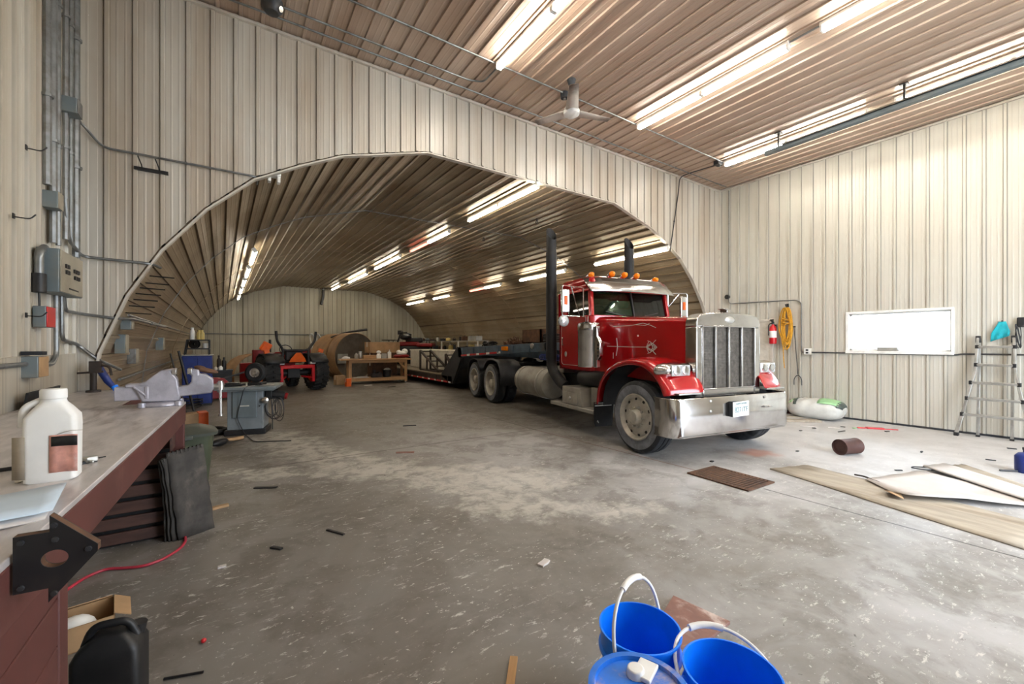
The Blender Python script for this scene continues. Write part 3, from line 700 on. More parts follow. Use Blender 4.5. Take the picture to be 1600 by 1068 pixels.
mb = MB(); mb.b2((-.5, 5.9, .98), (.5, 7.0, 1.08)); mb.build('fifth_wheel', 'black', TR, bevel=.02)
mb = MB(); mb.b2((-.35, .1, .62), (.35, 1.5, 1.1)); mb.build('engine_block', 'black', TR, bevel=.05)
# bumper
def rr(hw, r, f0, f1, n=6):
    """plan outline of a wrap-around bumper, open at the back"""
    p = [(-hw, f1)] + [(-hw + r - r * math.cos(i / n * math.pi / 2), f0 + r - r * math.sin(i / n * math.pi / 2)) for i in range(n + 1)]
    return p + [(-x, y) for x, y in p[::-1]]
out = [(x - .05, y) for x, y in rr(1.17, .16, -.8, -.42)]
mb = MB(); mb.grid([[(x, y + (0.02 if z > .83 or z < .39 else 0), z) for x, y in out] for z in (.355, .37, .39, .6, .83, .86, .875)])
mb.build('bumper', 'chrome', TR, solid=.02, off=-1)
mb = MB()
for x in (-.6, .5):
    for z in (.7, .84): mb.lathe([(0, .012), (.018, .008), (.02, 0)], (x, -.803, z - .01), (0, -1, 0), 12)
mb.build('bumper_bolt', 'steel', TR)
mb = MB(); mb.box((.55, -.815, .69), (.16, .03, .02)); mb.cyl((.55, -.8, .69), (.55, -.85, .69), .012, 8); mb.build('tow_pin', 'steel', TR)
mb = MB(); mb.box((-.08, -.86, .7), (.37, .012, .205), R(6)); lp = mb.build('licence_plate', 'white', TR, bevel=.004)
mb = MB(); mb.box((-.19, -.83, .7), (.1, .06, .21)); mb.build('plate_bracket', 'darkgrey', lp)
def lettering(name, text, size, loc, rot, mat, parent, extrude=.001):
    cu = bpy.data.curves.new(name, 'FONT'); cu.body = text; cu.size = size; cu.align_x = 'CENTER'; cu.align_y = 'CENTER'; cu.extrude = extrude
    tmp = bpy.data.objects.new(name, cu); COL.objects.link(tmp)
    bpy.context.view_layer.update()
    me = bpy.data.meshes.new_from_object(tmp.evaluated_get(bpy.context.evaluated_depsgraph_get()))
    bpy.data.objects.remove(tmp); bpy.data.curves.remove(cu)
    o = bpy.data.objects.new(name, me); COL.objects.link(o); me.materials.clear(); me.materials.append(MAT[mat])
    o.parent = parent; o.location = loc; o.rotation_euler = rot; return o
MAT['plateink'] = M('plate_ink', (40, 110, 120), .6)
lettering('plate_number', '827 ITF', .1, (-.079, -.868, .69), (R(90), 0, R(6)), 'plateink', lp)
lettering('plate_header', 'SASKATCHEWAN', .032, (-.079, -.868, .775), (R(90), 0, R(6)), 'plateink', lp)
# grille shell
mb = MB(); f0, dp = -.62, .2
top = [(-.66, 1.84), (-.655, 1.92), (-.63, 1.975), (-.57, 2.015), (-.45, 2.035), (-.2, 2.05), (0, 2.055), (.2, 2.05), (.45, 2.035), (.57, 2.015), (.63, 1.975), (.655, 1.92), (.66, 1.84)]
mb.prism(top, (0, f0, 0), (1, 0, 0), (0, 0, 1), (0, dp, 0))
mb.b2((-.66, f0, .86), (-.53, f0 + dp, 1.84)); mb.b2((.53, f0, .86), (.66, f0 + dp, 1.84)); mb.b2((-.53, f0, .86), (.53, f0 + dp, .97))
gs = mb.build('grille_shell', 'steelpol', TR, bevel=.014)
mb = MB(); mb.b2((-.53, f0 + .05, .97), (.53, f0 + .07, 1.84)); gm = mb.build('grille_screen', 'darkgrey', TR)
mb = MB()
for i in range(46): mb.b2((-.53 + i * .0233, f0 + .035, .97), (-.53 + i * .0233 + .009, f0 + .05, 1.84))
for i in range(40): mb.b2((-.53, f0 + .038, .97 + i * .022), (.53, f0 + .047, .97 + i * .022 + .007))
mb.build('screen_wire', 'grillemesh', gm, smooth=0)
for x in (-.27, 0, .27):
    mb = MB(); mb.b2((x - .018, f0 - .004, .96), (x + .018, f0 + .03, 1.85)); mb.build('grille_bar', 'chrome', TR, bevel=.005)
mb = MB(); mb.b2((-.55, f0 - .01, .955), (-.53, f0 + .02, 1.86)); mb.b2((.53, f0 - .01, .955), (.55, f0 + .02, 1.86)); mb.b2((-.55, f0 - .01, 1.84), (.55, f0 + .02, 1.86)); mb.b2((-.55, f0 - .01, .955), (.55, f0 + .02, .975))
mb.build('grille_surround', 'chrome', TR, bevel=.005)
mb = MB(); mb.lathe([(0, .016), (.07, .014), (.095, .006), (.1, 0)], (0, f0, 1.945), (0, -1, 0), 28, sx=1, sy=.5); mb.build('badge', 'alu', TR)
mb = MB()                                     # hood ornament: a small swept wing shape
mb.prism([(-.02, 0), (.02, 0), (.012, .05), (-.012, .05)], (0, f0 + .03, 2.05), (1, 0, 0), (0, 0, 1), (0, .12, 0))
mb.prism([(-.1, .06), (-.03, .045), (0, .04), (.03, .045), (.1, .06), (.03, .062), (0, .064), (-.03, .062)], (0, f0 + .03, 2.05), (1, 0, 0), (0, 0, 1), (0, .1, 0))
mb.build('hood_ornament', 'chrome', TR, bevel=.004)
# hood
def ring(y, hw, zt, zb, r, crown=.03):
    p = [(-hw, y, zb)] + [(-hw + r - r * math.cos(a * math.pi / 10), y, zt - r + r * math.sin(a * math.pi / 10)) for a in range(6)]
    m = [(x * hw * .5, y, zt + crown * (1 - abs(x) * .5)) for x in (-.7, 0, .7)]
    return p + m + [(-x, a, b) for x, a, b in p[::-1]]
mb = MB(); mb.loft([ring(-.43, .64, 1.985, .95, .1), ring(0, .67, 2.01, 1.0, .11), ring(.7, .73, 2.05, 1.05, .12), ring(1.2, .8, 2.085, 1.08, .13), ring(1.47, .86, 2.1, 1.08, .13)])
hd = mb.build('hood', 'red', TR)
# pinstripe artwork on the side of the hood: fine pale curves
def hood_x(y): return -(.64 + (.86 - .64) * (y + .43) / 1.9) - .008
def stripe(pts, r=.0035): return [(hood_x(a), a, b) for a, b in pts]
mb = MB()
mb.tube(stripe([(1.15, 1.56), (.6, 1.55), (.25, 1.55)]), .004, 5)
for s in (-1, 1):
    for sc_, l in ((1, .2), (.6, .16), (1.5, .12)):
        mb.tube(stripe([(.28 - l * k / 8, 1.55 + s * sc_ * .06 * math.sin(k / 8 * math.pi)) for k in range(9)]), .004, 5)
    mb.tube(stripe([(.26, 1.55), (.17, 1.55 + s * .05), (.1, 1.55 + s * .11)]), .004, 5)
    mb.tube(stripe([(.1, 1.55), (.2, 1.55 + s * .08), (.26, 1.55 + s * .1)]), .0035, 5)
mb.tube(stripe([(1.0, 1.9), (.6, 1.9), (.35, 1.93), (.2, 1.89), (.1, 1.85)]), .004, 5); mb.tube(stripe([(.5, 1.91), (.3, 1.89), (.22, 1.92)]), .0035, 5)
mb.tube(stripe([(.92, 1.7), (.9, 1.55), (.93, 1.4)]), .006, 5); mb.tube(stripe([(1.0, 1.45), (1.0, 1.35)]), .005, 5)
mb.build('pinstripe', 'bagwhite', hd)
mb = MB(); mb.lathe([(0, .01), (.014, .008), (.016, 0)], (hood_x(.45), .45, 1.73), (-1, 0, 0), 12); mb.build('hood_stud', 'steel', hd)
# fenders
path = [(1.0, .58), (1.0, .72), (.94, .94), (.8, 1.13), (.58, 1.28), (.3, 1.36), (0, 1.385), (-.22, 1.34), (-.42, 1.22), (-.54, 1.08), (-.6, .98), (-.62, .9)]
for s in (-1, 1):
    mb = MB(); rows = []
    for i, (y, z) in enumerate(path):
        a, b = path[max(i - 1, 0)], path[min(i + 1, len(path) - 1)]; t_ = Vector((b[0] - a[0], b[1] - a[1])).normalized(); n_ = Vector((t_.y, -t_.x))
        if n_.dot(Vector((y, z - .53))) < 0: n_ = -n_
        fr = min(1, max(0, (-y - .1) / .6))             # the nose of the fender sweeps in towards the grille
        ow = 1.2 - .0 * fr
        rows.append([(s * x, y + n_.x * h, z + n_.y * h) for x, h in ((.6, .03 + .1 * fr), (.8, .035 + .06 * fr), (1.0, .035 + .02 * fr), (ow - .08, .02), (ow - .02, -.01), (ow, -.05), (ow - .01, -.09))])
    mb.grid(rows); mb.build('fender', 'red', TR, solid=.018, off=-1, sub=1)
    mb = MB()
    rows = [[(s * x, y - (y - 0) * .1, .53 + (z - .53) * .9) for x in (.55, 1.1)] for y, z in path[:8]]
    mb.grid(rows); mb.build('fender_liner', 'black', TR)
    mb = MB(); mb.prism([(.8 * s, 0), (1.21 * s, 0), (1.21 * s, -.34), (1.17 * s, -.41), (.84 * s, -.43)], (0, 1.0, .62), (1, 0, 0), (0, 0, 1), (0, .012, 0)); mb.build('mud_flap', 'rubberdark', TR)
    mb = MB(); mb.tube([(s * (1.1 + .05 * math.cos(k / 7)), .992, .28 + .03 * math.sin(k / 2.2)) for k in range(9)], .006, 5)
    for z in (.6, .56): mb.box((s * 1.03, .99, z), (.34, .012, .02))
    mb.build('flap_emblem', 'alu', TR)
    mb = MB(); mb.b2((s * .68, -.72, .915), (s * 1.08, -.5, .94)); mb.build('fender_step', 'alu', TR, bevel=.006)
    # head lamps
    mb = MB(); rings = []
    for x, hy, hz in ((.68, .1, .095), (.74, .12, .105), (1.06, .12, .105), (1.14, .1, .085), (1.2, .05, .05), (1.22, .015, .02)):
        rings.append([(s * x, -.42 + hy * math.cos(a * math.pi / 6) * (1.25 if math.cos(a * math.pi / 6) < 0 else 1), 1.235 + hz * math.sin(a * math.pi / 6)) for a in range(12)])
    mb.loft(rings); hl = mb.build('headlamp', 'steelpol', TR)
    mb = MB(); mb.box((s * .9, -.568, 1.235), (.34, .03, .15)); mb.build('headlamp_lens', 'lens', hl, bevel=.012)
    mb = MB()
    for dx in (.82, .98): mb.lathe([(.065, 0), (.06, .012), (.045, .016), (.0, .012)], (s * dx, -.58, 1.235), (0, -1, 0), 16)
    mb.build('bulb_ring', 'chrome', hl)
    mb = MB(); mb.b2((s * .62, -.5, 1.06), (s * .72, -.34, 1.16)); mb.build('headlamp_bracket', 'alu', TR, bevel=.008)
# cab
mb = MB()
mb.loft([[(x, y, z) for x, y in ((-.93, 1.5), (-.95, 1.56), (-.95, 2.56), (-.92, 2.62), (.92, 2.62), (.95, 2.56), (.95, 1.56), (.93, 1.5), (.8, 1.44), (-.8, 1.44))] for z in (1.1, 1.14, 2.1, 2.13)])
cab = mb.build('cab', 'red', TR, bevel=.012)
mb = MB()
def rring(z, hw, y0, y1, r=.14):
    p = []
    for cx_, cy_, a0 in ((-hw + r, y0 + r, 180), (hw - r, y0 + r, 270), (hw - r, y1 - r, 0), (-hw + r, y1 - r, 90)):
        p += [(cx_ + r * math.cos(R(a0 + k * 22.5)), cy_ + r * math.sin(R(a0 + k * 22.5)), z) for k in range(5)]
    return p
mb.loft([rring(2.58, .93, 1.52, 2.62), rring(2.66, .95, 1.5, 2.63), rring(2.76, .95, 1.52, 2.63), rring(2.84, .9, 1.58, 2.6), rring(2.885, .78, 1.72, 2.5), rring(2.9, .5, 1.95, 2.35)])
mb.build('roof', 'red', TR)
for s in (-1, 1):
    mb = MB(); mb.bar((s * .91, 1.5, 2.11), (s * .88, 1.58, 2.62), .09, .07); mb.bar((s * .93, 1.52, 2.6), (s * .93, 2.6, 2.6), .05); mb.build('front_pillar', 'red', TR, bevel=.012)
    mb = MB(); mb.b2((s * .95, 2.28, 2.1), (s * .9, 2.62, 2.62)); mb.b2((s * .92, 2.58, 2.1), (s * .55, 2.62, 2.62)); mb.build('rear_pillar', 'red', TR, bevel=.012)
mb = MB(); mb.bar((0, 1.42, 2.12), (0, 1.54, 2.62), .035, .03); mb.build('centre_strip', 'black', TR, bevel=.005)
mb = MB(); mb.b2((-.56, 2.58, 2.1), (.56, 2.62, 2.2)); mb.build('rear_sill', 'red', TR, bevel=.008)
mb = MB()
for s in (-1, 1): mb.face([mb.bm.verts.new(p) for p in ((0, 1.43, 2.12), (s * .88, 1.5, 2.12), (s * .86, 1.58, 2.62), (0, 1.545, 2.62))])
mb.build('windshield', 'cabglass', TR, solid=.006, smooth=0)
for s in (-1, 1):
    mb = MB(); mb.face([mb.bm.verts.new(p) for p in ((s * .93, 1.54, 2.12), (s * .93, 2.29, 2.12), (s * .915, 2.29, 2.6), (s * .915, 1.62, 2.6))]); mb.build('side_window', 'cabglass', TR, solid=.006, smooth=0)
    mb = MB(); mb.prism([(1.56, 1.17), (1.62, 1.13), (2.44, 1.13), (2.5, 1.19), (2.5, 2.12), (1.56, 2.12)], (s * .95, 0, 0), (0, 1, 0), (0, 0, 1), (s * .014, 0, 0)); dr = mb.build('door', 'red', TR, bevel=.008)
    mb = MB(); mb.tube(bend([(s * .966, 1.6, 2.1), (s * .966, 1.6, 1.19), (s * .966, 2.46, 1.19), (s * .966, 2.46, 2.1)], .1), .004, 5); mb.build('door_pinstripe', 'offwhite', dr)
    mb = MB(); mb.lathe([(0, .008), (.05, .006), (.055, 0)], (s * .964, 2.3, 1.4), (s, 0, 0), 18, sx=.7); mb.build('door_emblem', 'alu', dr)
    mb = MB(); mb.tube(bend([(s * .964, 2.38, 1.72), (s * 1.0, 2.38, 1.72), (s * 1.0, 2.38, 1.58), (s * .964, 2.38, 1.58)], .02), .012, 8); mb.build('door_handle', 'chrome', dr)
mb = MB(); mb.face([mb.bm.verts.new(p) for p in ((-.55, 2.6, 2.2), (.55, 2.6, 2.2), (.55, 2.6, 2.6), (-.55, 2.6, 2.6))]); mb.build('rear_window', 'cabglass', TR, solid=.006, smooth=0)
mb = MB(); mb.b2((-.88, 1.56, 1.95), (.88, 1.8, 2.16)); mb.build('dashboard', 'black', TR, bevel=.04)
for s in (-1, 1):
    mb = MB(); mb.b2((s * .5 - .24, 2.3, 1.5), (s * .5 + .24, 2.44, 2.34)); mb.b2((s * .5 - .13, 2.3, 2.36), (s * .5 + .13, 2.42, 2.52)); mb.build('seat', 'seat', TR, bevel=.05)
mb = MB(); mb.tube([(-.5 + .2 * math.cos(k * math.pi / 10), 1.92 - .06 * math.sin(k * math.pi / 10), 2.16 + .19 * math.sin(k * math.pi / 10)) for k in range(21)], .014, 8); mb.bar((-.5, 1.75, 2.1), (-.5, 1.92, 2.16), .03); mb.build('steering_wheel', 'black', TR)
for s in (-1, 1):
    mb = MB(); mb.bar((s * .25, 1.41, 2.13), (s * .62, 1.46, 2.2), .014, .012); mb.cyl((s * .25, 1.43, 2.1), (s * .25, 1.38, 2.14), .018, 8); mb.build('wiper', 'black', TR)
# visor
mb = MB(); rows = []
for t_ in (0, .5, 1):
    z = 2.83 - .27 * t_; y = 1.5 - .24 * t_
    rows.append([(x, y + .05 * (abs(x) / .98) ** 2 + (.12 * (1 - t_ * .3) if abs(x) > .95 else 0), z - .01 * abs(x)) for x in (-.99, -.96, -.7, -.35, 0, .35, .7, .96, .99)])
mb.grid(rows); mb.build('sun_visor', 'steelpol', TR, solid=.012)
for x in (-.78, -.3, 0, .3, .78):
    mb = MB(); mb.lathe([(0, 0), (.055, .0), (.06, .03), (.05, .06), (.03, .085), (0, .09)], (x, 1.72, 2.94 - .05 * (abs(x) > .5)), (0, -1, .2), 14); lt = mb.build('marker_light', 'amber', TR)
    mb = MB(); mb.cyl((x, 1.72, 2.94 - .05 * (abs(x) > .5)), (x, 1.95, 2.85), .05, 12, .03); mb.build('light_base', 'chrome', lt)
# mirrors
for s in (-1, 1):
    mb = MB(); mb.tube(bend([(s * .96, 1.6, 2.62), (s * 1.5, 1.55, 2.64), (s * 1.5, 1.55, 2.1), (s * .98, 1.62, 2.1)], .05), .013, 8)
    mb.tube([(s * 1.3, 1.57, 2.62), (s * .97, 1.8, 2.14)], .01, 8); mb.tube([(s * 1.02, 1.6, 2.62), (s * 1.02, 1.6, 2.1)], .011, 8); mb.build('mirror_bracket', 'chrome', TR)
    mb = MB(); mb.box((s * 1.42, 1.58, 2.37), (.17, .05, .42)); m_ = mb.build('mirror', 'steelpol', TR, bevel=.02)
    mb = MB(); mb.box((s * 1.42, 1.55, 2.38), (.06, .02, .16)); mb.build('turn_lamp', 'orange', m_, bevel=.006)
    if s < 0:
        mb = MB(); mb.lathe([(0, .05), (.07, .045), (.1, .02), (.105, 0), (.085, -.06), (.04, -.1), (0, -.1)], (-1.47, 1.55, 2.01), (0, -1, 0), 20); mb.build('spot_lamp', 'lens', TR)
# air cleaners
for s in (-1, 1):
    mb = MB(); c = (s * 1.13, 1.27)
    mb.lathe([(0, 1.2), (.185, 1.2), (.19, 1.22), (.19, 1.82), (.196, 1.83), (.196, 1.93), (.185, 1.96), (.1, 1.985), (0, 1.99)], (c[0], c[1], 0), (0, 0, 1), 32); ac = mb.build('air_cleaner', 'steelpol', TR)
    mb = MB(); mb.prism([(.0, 0), (.1, 0), (.1, .12), (.18, .2), (.18, .42), (.1, .52), (.09, .7), (0, .7)], (s * 1.1, 1.08, 1.2), (0, -1, 0), (0, 0, 1), (s * .07, 0, 0)); bk = mb.build('air_cleaner_panel', 'chrome', TR, bevel=.008)
    mb = MB()
    for k in range(4): mb.lathe([(0, .003), (.02, .003), (.02, 0)], (s * 1.172, .95, 1.4 + k * .06), (s, 0, 0), 12)
    mb.build('vent_hole', 'black', bk)
    mb = MB(); mb.cyl((c[0], c[1], 1.6), (s * .8, 1.3, 1.6), .06, 12); mb.tube([(c[0] - .05, c[1] - .05, 1.99), (c[0] - .05, c[1] - .05, 2.08)], .008, 6); mb.build('mount', 'chrome', ac)
# exhaust stacks
for s in (-1, 1):
    mb = MB(); pts = bend([(s * 1.02, 2.2, .76), (s * 1.02, 2.45, .86), (s * 1.02, 2.78, 1.1), (s * 1.02, 2.78, 1.5), (s * 1.02, 2.78, 3.58)], .3, 8)
    mb.tube(pts, .105, 24); mb.tube([(s * 1.02, 2.78, 1.3), (s * 1.02, 2.78, 3.5)], .112, 24)
    # mitred open top
    n = 24; ring0 = [mb.bm.verts.new((s * 1.02 + .105 * math.cos(2 * math.pi * k / n), 2.78 + .105 * math.sin(2 * math.pi * k / n), 3.58)) for k in range(n)]
    ring1 = [mb.bm.verts.new((v.co.x, v.co.y, 3.58 + .32 + (v.co.y - 2.78) * 1.4)) for v in ring0]
    ring2 = [mb.bm.verts.new((s * 1.02 + (v.co.x - s * 1.02) * .93, 2.78 + (v.co.y - 2.78) * .93, v.co.z)) for v in ring1]
    ring3 = [mb.bm.verts.new((v.co.x, v.co.y, 3.6)) for v in ring2]
    for a, b in ((ring0, ring1), (ring1, ring2), (ring2, ring3)):
        for k in range(n): mb.face([a[k], a[(k + 1) % n], b[(k + 1) % n], b[k]])
    mb.face(ring3); mb.build('exhaust_stack', 'stack', TR)
    # tank, straps
    mb = MB(); mb.lathe([(0, 0), (.2, .01), (.31, .05), (.33, .1), (.33, 1.38), (.31, 1.43), (.2, 1.47), (0, 1.48)], (s * .86, 2.88, .74), (0, 1, 0), 36); ft = mb.build('fuel_tank', 'palegrey', TR)
    for y in (3.15, 4.1):
        mb = MB(); mb.lathe([(.331, 0), (.34, 0), (.34, .07), (.331, .07)], (s * .86, y, .74), (0, 1, 0), 36); mb.build('tank_strap', 'alu', ft)
    # step and tool box
    mb = MB(); mb.b2((s * .5, 1.05, .4), (s * 1.2, 2.5, .47)); mb.build('step', 'palegrey', TR, bevel=.012)
    mb = MB(); mb.prism([(1.42, .47), (2.1, .47), (2.1, .8), (1.5, .8)], (s * .62, 0, 0), (0, 1, 0), (0, 0, 1), (s * .55, 0, 0)); tb = mb.build('tool_box', 'palegrey', TR, bevel=.012)
    mb = MB(); mb.b2((s * 1.17, 1.55, .5), (s * 1.182, 2.06, .7)); mb.b2((s * 1.17, 1.56, .715), (s * 1.178, 2.07, .72)); mb.build('box_door', 'palegrey', tb, bevel=.005)
    mb = MB(); mb.lathe([(0, .02), (.02, .02), (.03, .008), (.035, 0)], (s * 1.182, 1.8, .6), (s, 0, 0), 14); mb.build('latch', 'alu', tb)
    mb = MB(); mb.b2((s * .5, 1.05, .47), (s * .98, 1.42, .82)); mb.build('side_skirt', 'palegrey', TR, bevel=.01)
    mb = MB(); mb.lathe([(0, 0), (.12, .02), (.15, .06), (.15, .7), (.12, .74), (0, .76)], (s * .85, 1.15, .96), (0, 1, 0), 20); mb.build('air_tank', 'black', TR)
    # rear quarter fenders
    for y in (5.8, 7.13):
        mb = MB(); pp = [(-.74, .52), (-.73, .8), (-.66, 1.0), (-.5, 1.12), (-.25, 1.17), (0, 1.17), (.25, 1.13), (.42, 1.02), (.54, .85)] if y < 6 else [(-.5, .85), (-.44, 1.0), (-.3, 1.12), (0, 1.16), (.3, 1.12), (.5, .98), (.58, .8), (.6, .6)]
        mb.grid([[(s * x, y + a, b) for x in (.6, .9, 1.2, 1.225)] for a, b in pp]); mb.build('rear_fender', 'darkgrey', TR, solid=.012)
mb = MB(); mb.tube([(-.45 + .07 * math.cos(k * .9), 3.2 + k * .012, 1.28 + .07 * math.sin(k * .9)) for k in range(90)], .012, 6); mb.build('coiled_air_line', 'navy', TR)
mb = MB(); mb.b2((-.8, 2.66, 1.0), (.8, 2.9, 1.12)); mb.b2((-.7, 3.0, 1.0), (.7, 4.8, 1.03)); mb.build('deck_plate', 'alu', TR, bevel=.01)

# ------------------------------------------------------------------ lowboy trailer
TL = thing('lowboy_trailer', 'blue grey lowboy trailer with wooden deck coupled behind the red truck', 'trailer', (7.5, 14, 0))
ox, oy = 7.5, 14.0
def T(x, y, z): return (x - ox, y - oy, z)
x0, x1 = 6.25, 8.75
mb = MB(); mb.b2(T(x0 + .03, 13.2, .42), T(x1 - .03, 22.4, .5)); mb.build('deck', 'plank', TL)
for x in (x0, x1):
    s = 1 if x == x0 else -1
    mb = MB(); mb.b2(T(x, 13.2, .22), T(x + s * .06, 22.4, .47))
    for k in range(9): mb.b2(T(x - s * .02, 13.5 + k, .24), T(x, 13.56 + k, .46))
    mb.build('side_rail', 'brownpipe', TL, bevel=.006)
    for k in range(8):
        y = 13.3 + k * .62; mb = MB(); mb.b2(T(x - s * .014, y, .235), T(x - s * .004, y + .16, .285)); mb.build('white_reflector', 'white', TL)
        mb = MB(); mb.b2(T(x - s * .013, y + .17, .235), T(x - s * .004, y + .6, .285)); mb.build('red_reflector', 'extred', TL)
    # neck side beam
    mb = MB(); mb.prism([(12.7 - oy, 1.15), (7.9 - oy, 1.43), (7.9 - oy, 1.64), (9.6 - oy, 1.58), (12.75 - oy, 1.47)], (x - ox, 0, 0), (0, 1, 0), (0, 0, 1), (s * .08, 0, 0))
    nb = mb.build('neck_beam', 'bluetrailer', TL, bevel=.008)
    mb = MB()
    for k in range(6):
        y = 8.6 + k * .75; zt = 1.62 - (y - 7.9) * .033; mb.b2(T(x - s * .03, y, zt - .2), T(x, y + .06, zt - .02))
    mb.build('stake_pocket', 'bluetrailer', nb, bevel=.005)
    for k in range(4):
        y = 10.1 + k * .62; zb_ = 1.15 + (12.7 - y) * .0583 + .02
        mb = MB(); mb.box(T(x - s * .01, y, zb_ + .035), (.012, .17, .06), 0, R(-3.3)); mb.build('white_reflector', 'white', TL)
        mb = MB(); mb.box(T(x - s * .009, y + .31, zb_ + .017), (.01, .4, .05), 0, R(-3.3)); mb.build('red_reflector', 'extred', TL)
    mb = MB(); mb.box(T(x - s * .03, 9.75, 1.47), (.06, .3, .12)); ol = mb.build('orange_lamp', 'amber', TL, bevel=.02)
    mb = MB(); mb.lathe([(0, .03), (.07, .02), (.075, 0)], Vector(T(x - s * .002, 8.5, 1.55)), (-s, 0, 0), 16); mb.build('round_badge', 'alu', TL)
    # ramp side plate
    mb = MB(); mb.prism([(12.45 - oy, 1.2), (12.5 - oy, 1.47), (12.8 - oy, 1.5), (14.1 - oy, .5), (14.1 - oy, .42), (13.3 - oy, .22), (13.15 - oy, .22)], (x - ox, 0, 0), (0, 1, 0), (0, 0, 1), (s * .07, 0, 0)); mb.build('ramp_side', 'darkgrey', TL, bevel=.006)
mb = MB()
for i in range(6): mb.bar(T(x0 + .05, 8.2 + i * .9, 1.56 - i * .03), T(x1 - .05, 8.2 + i * .9, 1.56 - i * .03), .1, .12)
mb.b2(T(7.1, 8.0, 1.2), T(7.9, 12.6, 1.45)); mb.build('neck_frame', 'bluetrailer', TL, bevel=.01)
mb = MB(); mb.grid([[T(x, 12.6, 1.5) for x in (x0, x1)], [T(x, 14.1, .5) for x in (x0, x1)]]); mb.build('ramp_plate', 'darkgrey', TL, solid=.02)
mb = MB(); mb.grid([[T(x, 12.5, 1.47) for x in (x0 + .05, x1 - .05)], [T(x, 13.2, .22) for x in (x0 + .05, x1 - .05)]]); mb.build('neck_back_plate', 'darkgrey', TL, solid=.02)
mb = MB(); mb.b2(T(x0, 7.9, 1.44), T(x1, 8.02, 1.64)); mb.build('neck_front', 'bluetrailer', TL, bevel=.01)
mb = MB(); mb.cyl(T(7.5, 9.0, 1.09), T(7.5, 9.0, 1.3), .06, 12); mb.build('kingpin', 'black', TL)
mb = MB(); mb.b2(T(x0 + .05, 22.35, .42), T(x1 - .05, 24.4, .9)); mb.build('rear_bogie', 'darkgrey', TL, bevel=.02)
for s in (-1, 1):
    for y in (22.9, 23.9): tyre(TL, s * 1.05, y - oy, .42, .28, s, False)
# things on the trailer
def ramp(label, x, y, h, L, flip):
    t = thing('loading_ramp', label, 'ramp', (x, y, .5), 0, 'loading ramps')
    for dx in (0, .45):
        mb = MB(); mb.bar((dx, 0, .03), (dx, L, .03), .06); mb.bar((dx, L, .03), (dx, L, h), .07); mb.bar((dx, 0, .05), (dx, L, h), .07); mb.bar((dx, L * .62, .03), (dx, L * .62, h * .62), .06); mb.build('side_truss', 'brownpipe', t)
    mb = MB()
    for k in range(5): mb.bar((0, L * k / 4.2, .03 + (h - .03) * k / 4.2), (.45, L * k / 4.2, .03 + (h - .03) * k / 4.2), .05)
    mb.build('cross_bar', 'brownpipe', t)
ramp('dark brown triangular loading ramp standing on the trailer deck, farther one', 6.5, 14.9, .82, 1.9, 0)
ramp('dark brown triangular loading ramp on the trailer deck close to the neck', 6.75, 14.0, .7, .8, 0)
t = thing('storage_chest', 'long pale beige chest on the trailer deck behind the loading ramps', 'chest', (7.75, 17.6, .5))
mb = MB(); mb.b2((-.6, -2.2, 0), (.6, 2.2, .78)); mb.build('body', 'offwhite', t, bevel=.02)
mb = MB(); mb.b2((-.63, -2.23, .78), (.63, 2.23, .84)); mb.build('lid', 'offwhite', t, bevel=.015)
# small quad bike on the deck
Q = thing('quad_bike', 'dark quad bike with dull red body at the tail of the trailer', 'quad bike', (7.65, 21.25, .5), R(60)); Q.scale = (1.32, 1.32, 1.32)
for sx in (-1, 1):
    for sy in (-1, 1):
        mb = MB(); mb.lathe([(0, -.12), (.16, -.12), (.28, -.11), (.31, -.05), (.31, .05), (.28, .11), (.16, .12), (0, .12)], (sx * .45, sy * .62, .31), (1, 0, 0), 20); mb.build('wheel', 'rubberdark', Q)
mb = MB(); mb.b2((-.28, -.8, .35), (.28, .8, .75)); mb.build('chassis', 'black', Q, bevel=.05)
mb = MB(); mb.b2((-.6, -.95, .72), (.6, -.35, .86)); mb.b2((-.6, .35, .72), (.6, .95, .86)); mb.b2((-.22, -.4, .75), (.22, .4, .92)); mb.build('body_panels', 'darkred', Q, bevel=.05)
mb = MB(); mb.b2((-.17, -.5, .88), (.17, .15, 1.08)); mb.build('seat', 'black', Q, bevel=.06)
mb = MB(); mb.tube(bend([(-.42, .2, 1.3), (-.2, .35, 1.28), (.2, .35, 1.28), (.42, .2, 1.3)], .08), .025, 8); mb.bar((0, .5, .85), (0, .35, 1.28), .06); mb.b2((-.15, .3, 1.2), (.15, .45, 1.36)); mb.build('handlebar', 'black', Q)
for y0_, y1_ in ((-.98, -.45), (.5, .98)):
    mb = MB()
    for k in range(5): mb.bar((-.45, y0_ + (y1_ - y0_) * k / 4, .98), (.45, y0_ + (y1_ - y0_) * k / 4, .98), .03)
    for x in (-.45, .45): mb.bar((x, y0_, .98), (x, y1_, .98), .03); mb.bar((x * .8, (y0_ + y1_) / 2, .8), (x * .8, (y0_ + y1_) / 2, .98), .03)
    mb.build('rack', 'black', Q)
t = thing('cargo_pile', 'black bundle strapped on the rack of the quad bike', 'bundle', (7.35, 21.05, 1.81), R(60))
mb = MB(); mb.ball((0, 0, .14), (.4, .3, .16)); mb.ball((.1, -.1, .27), (.2, .2, .09)); mb.build('bundle', 'black', t)
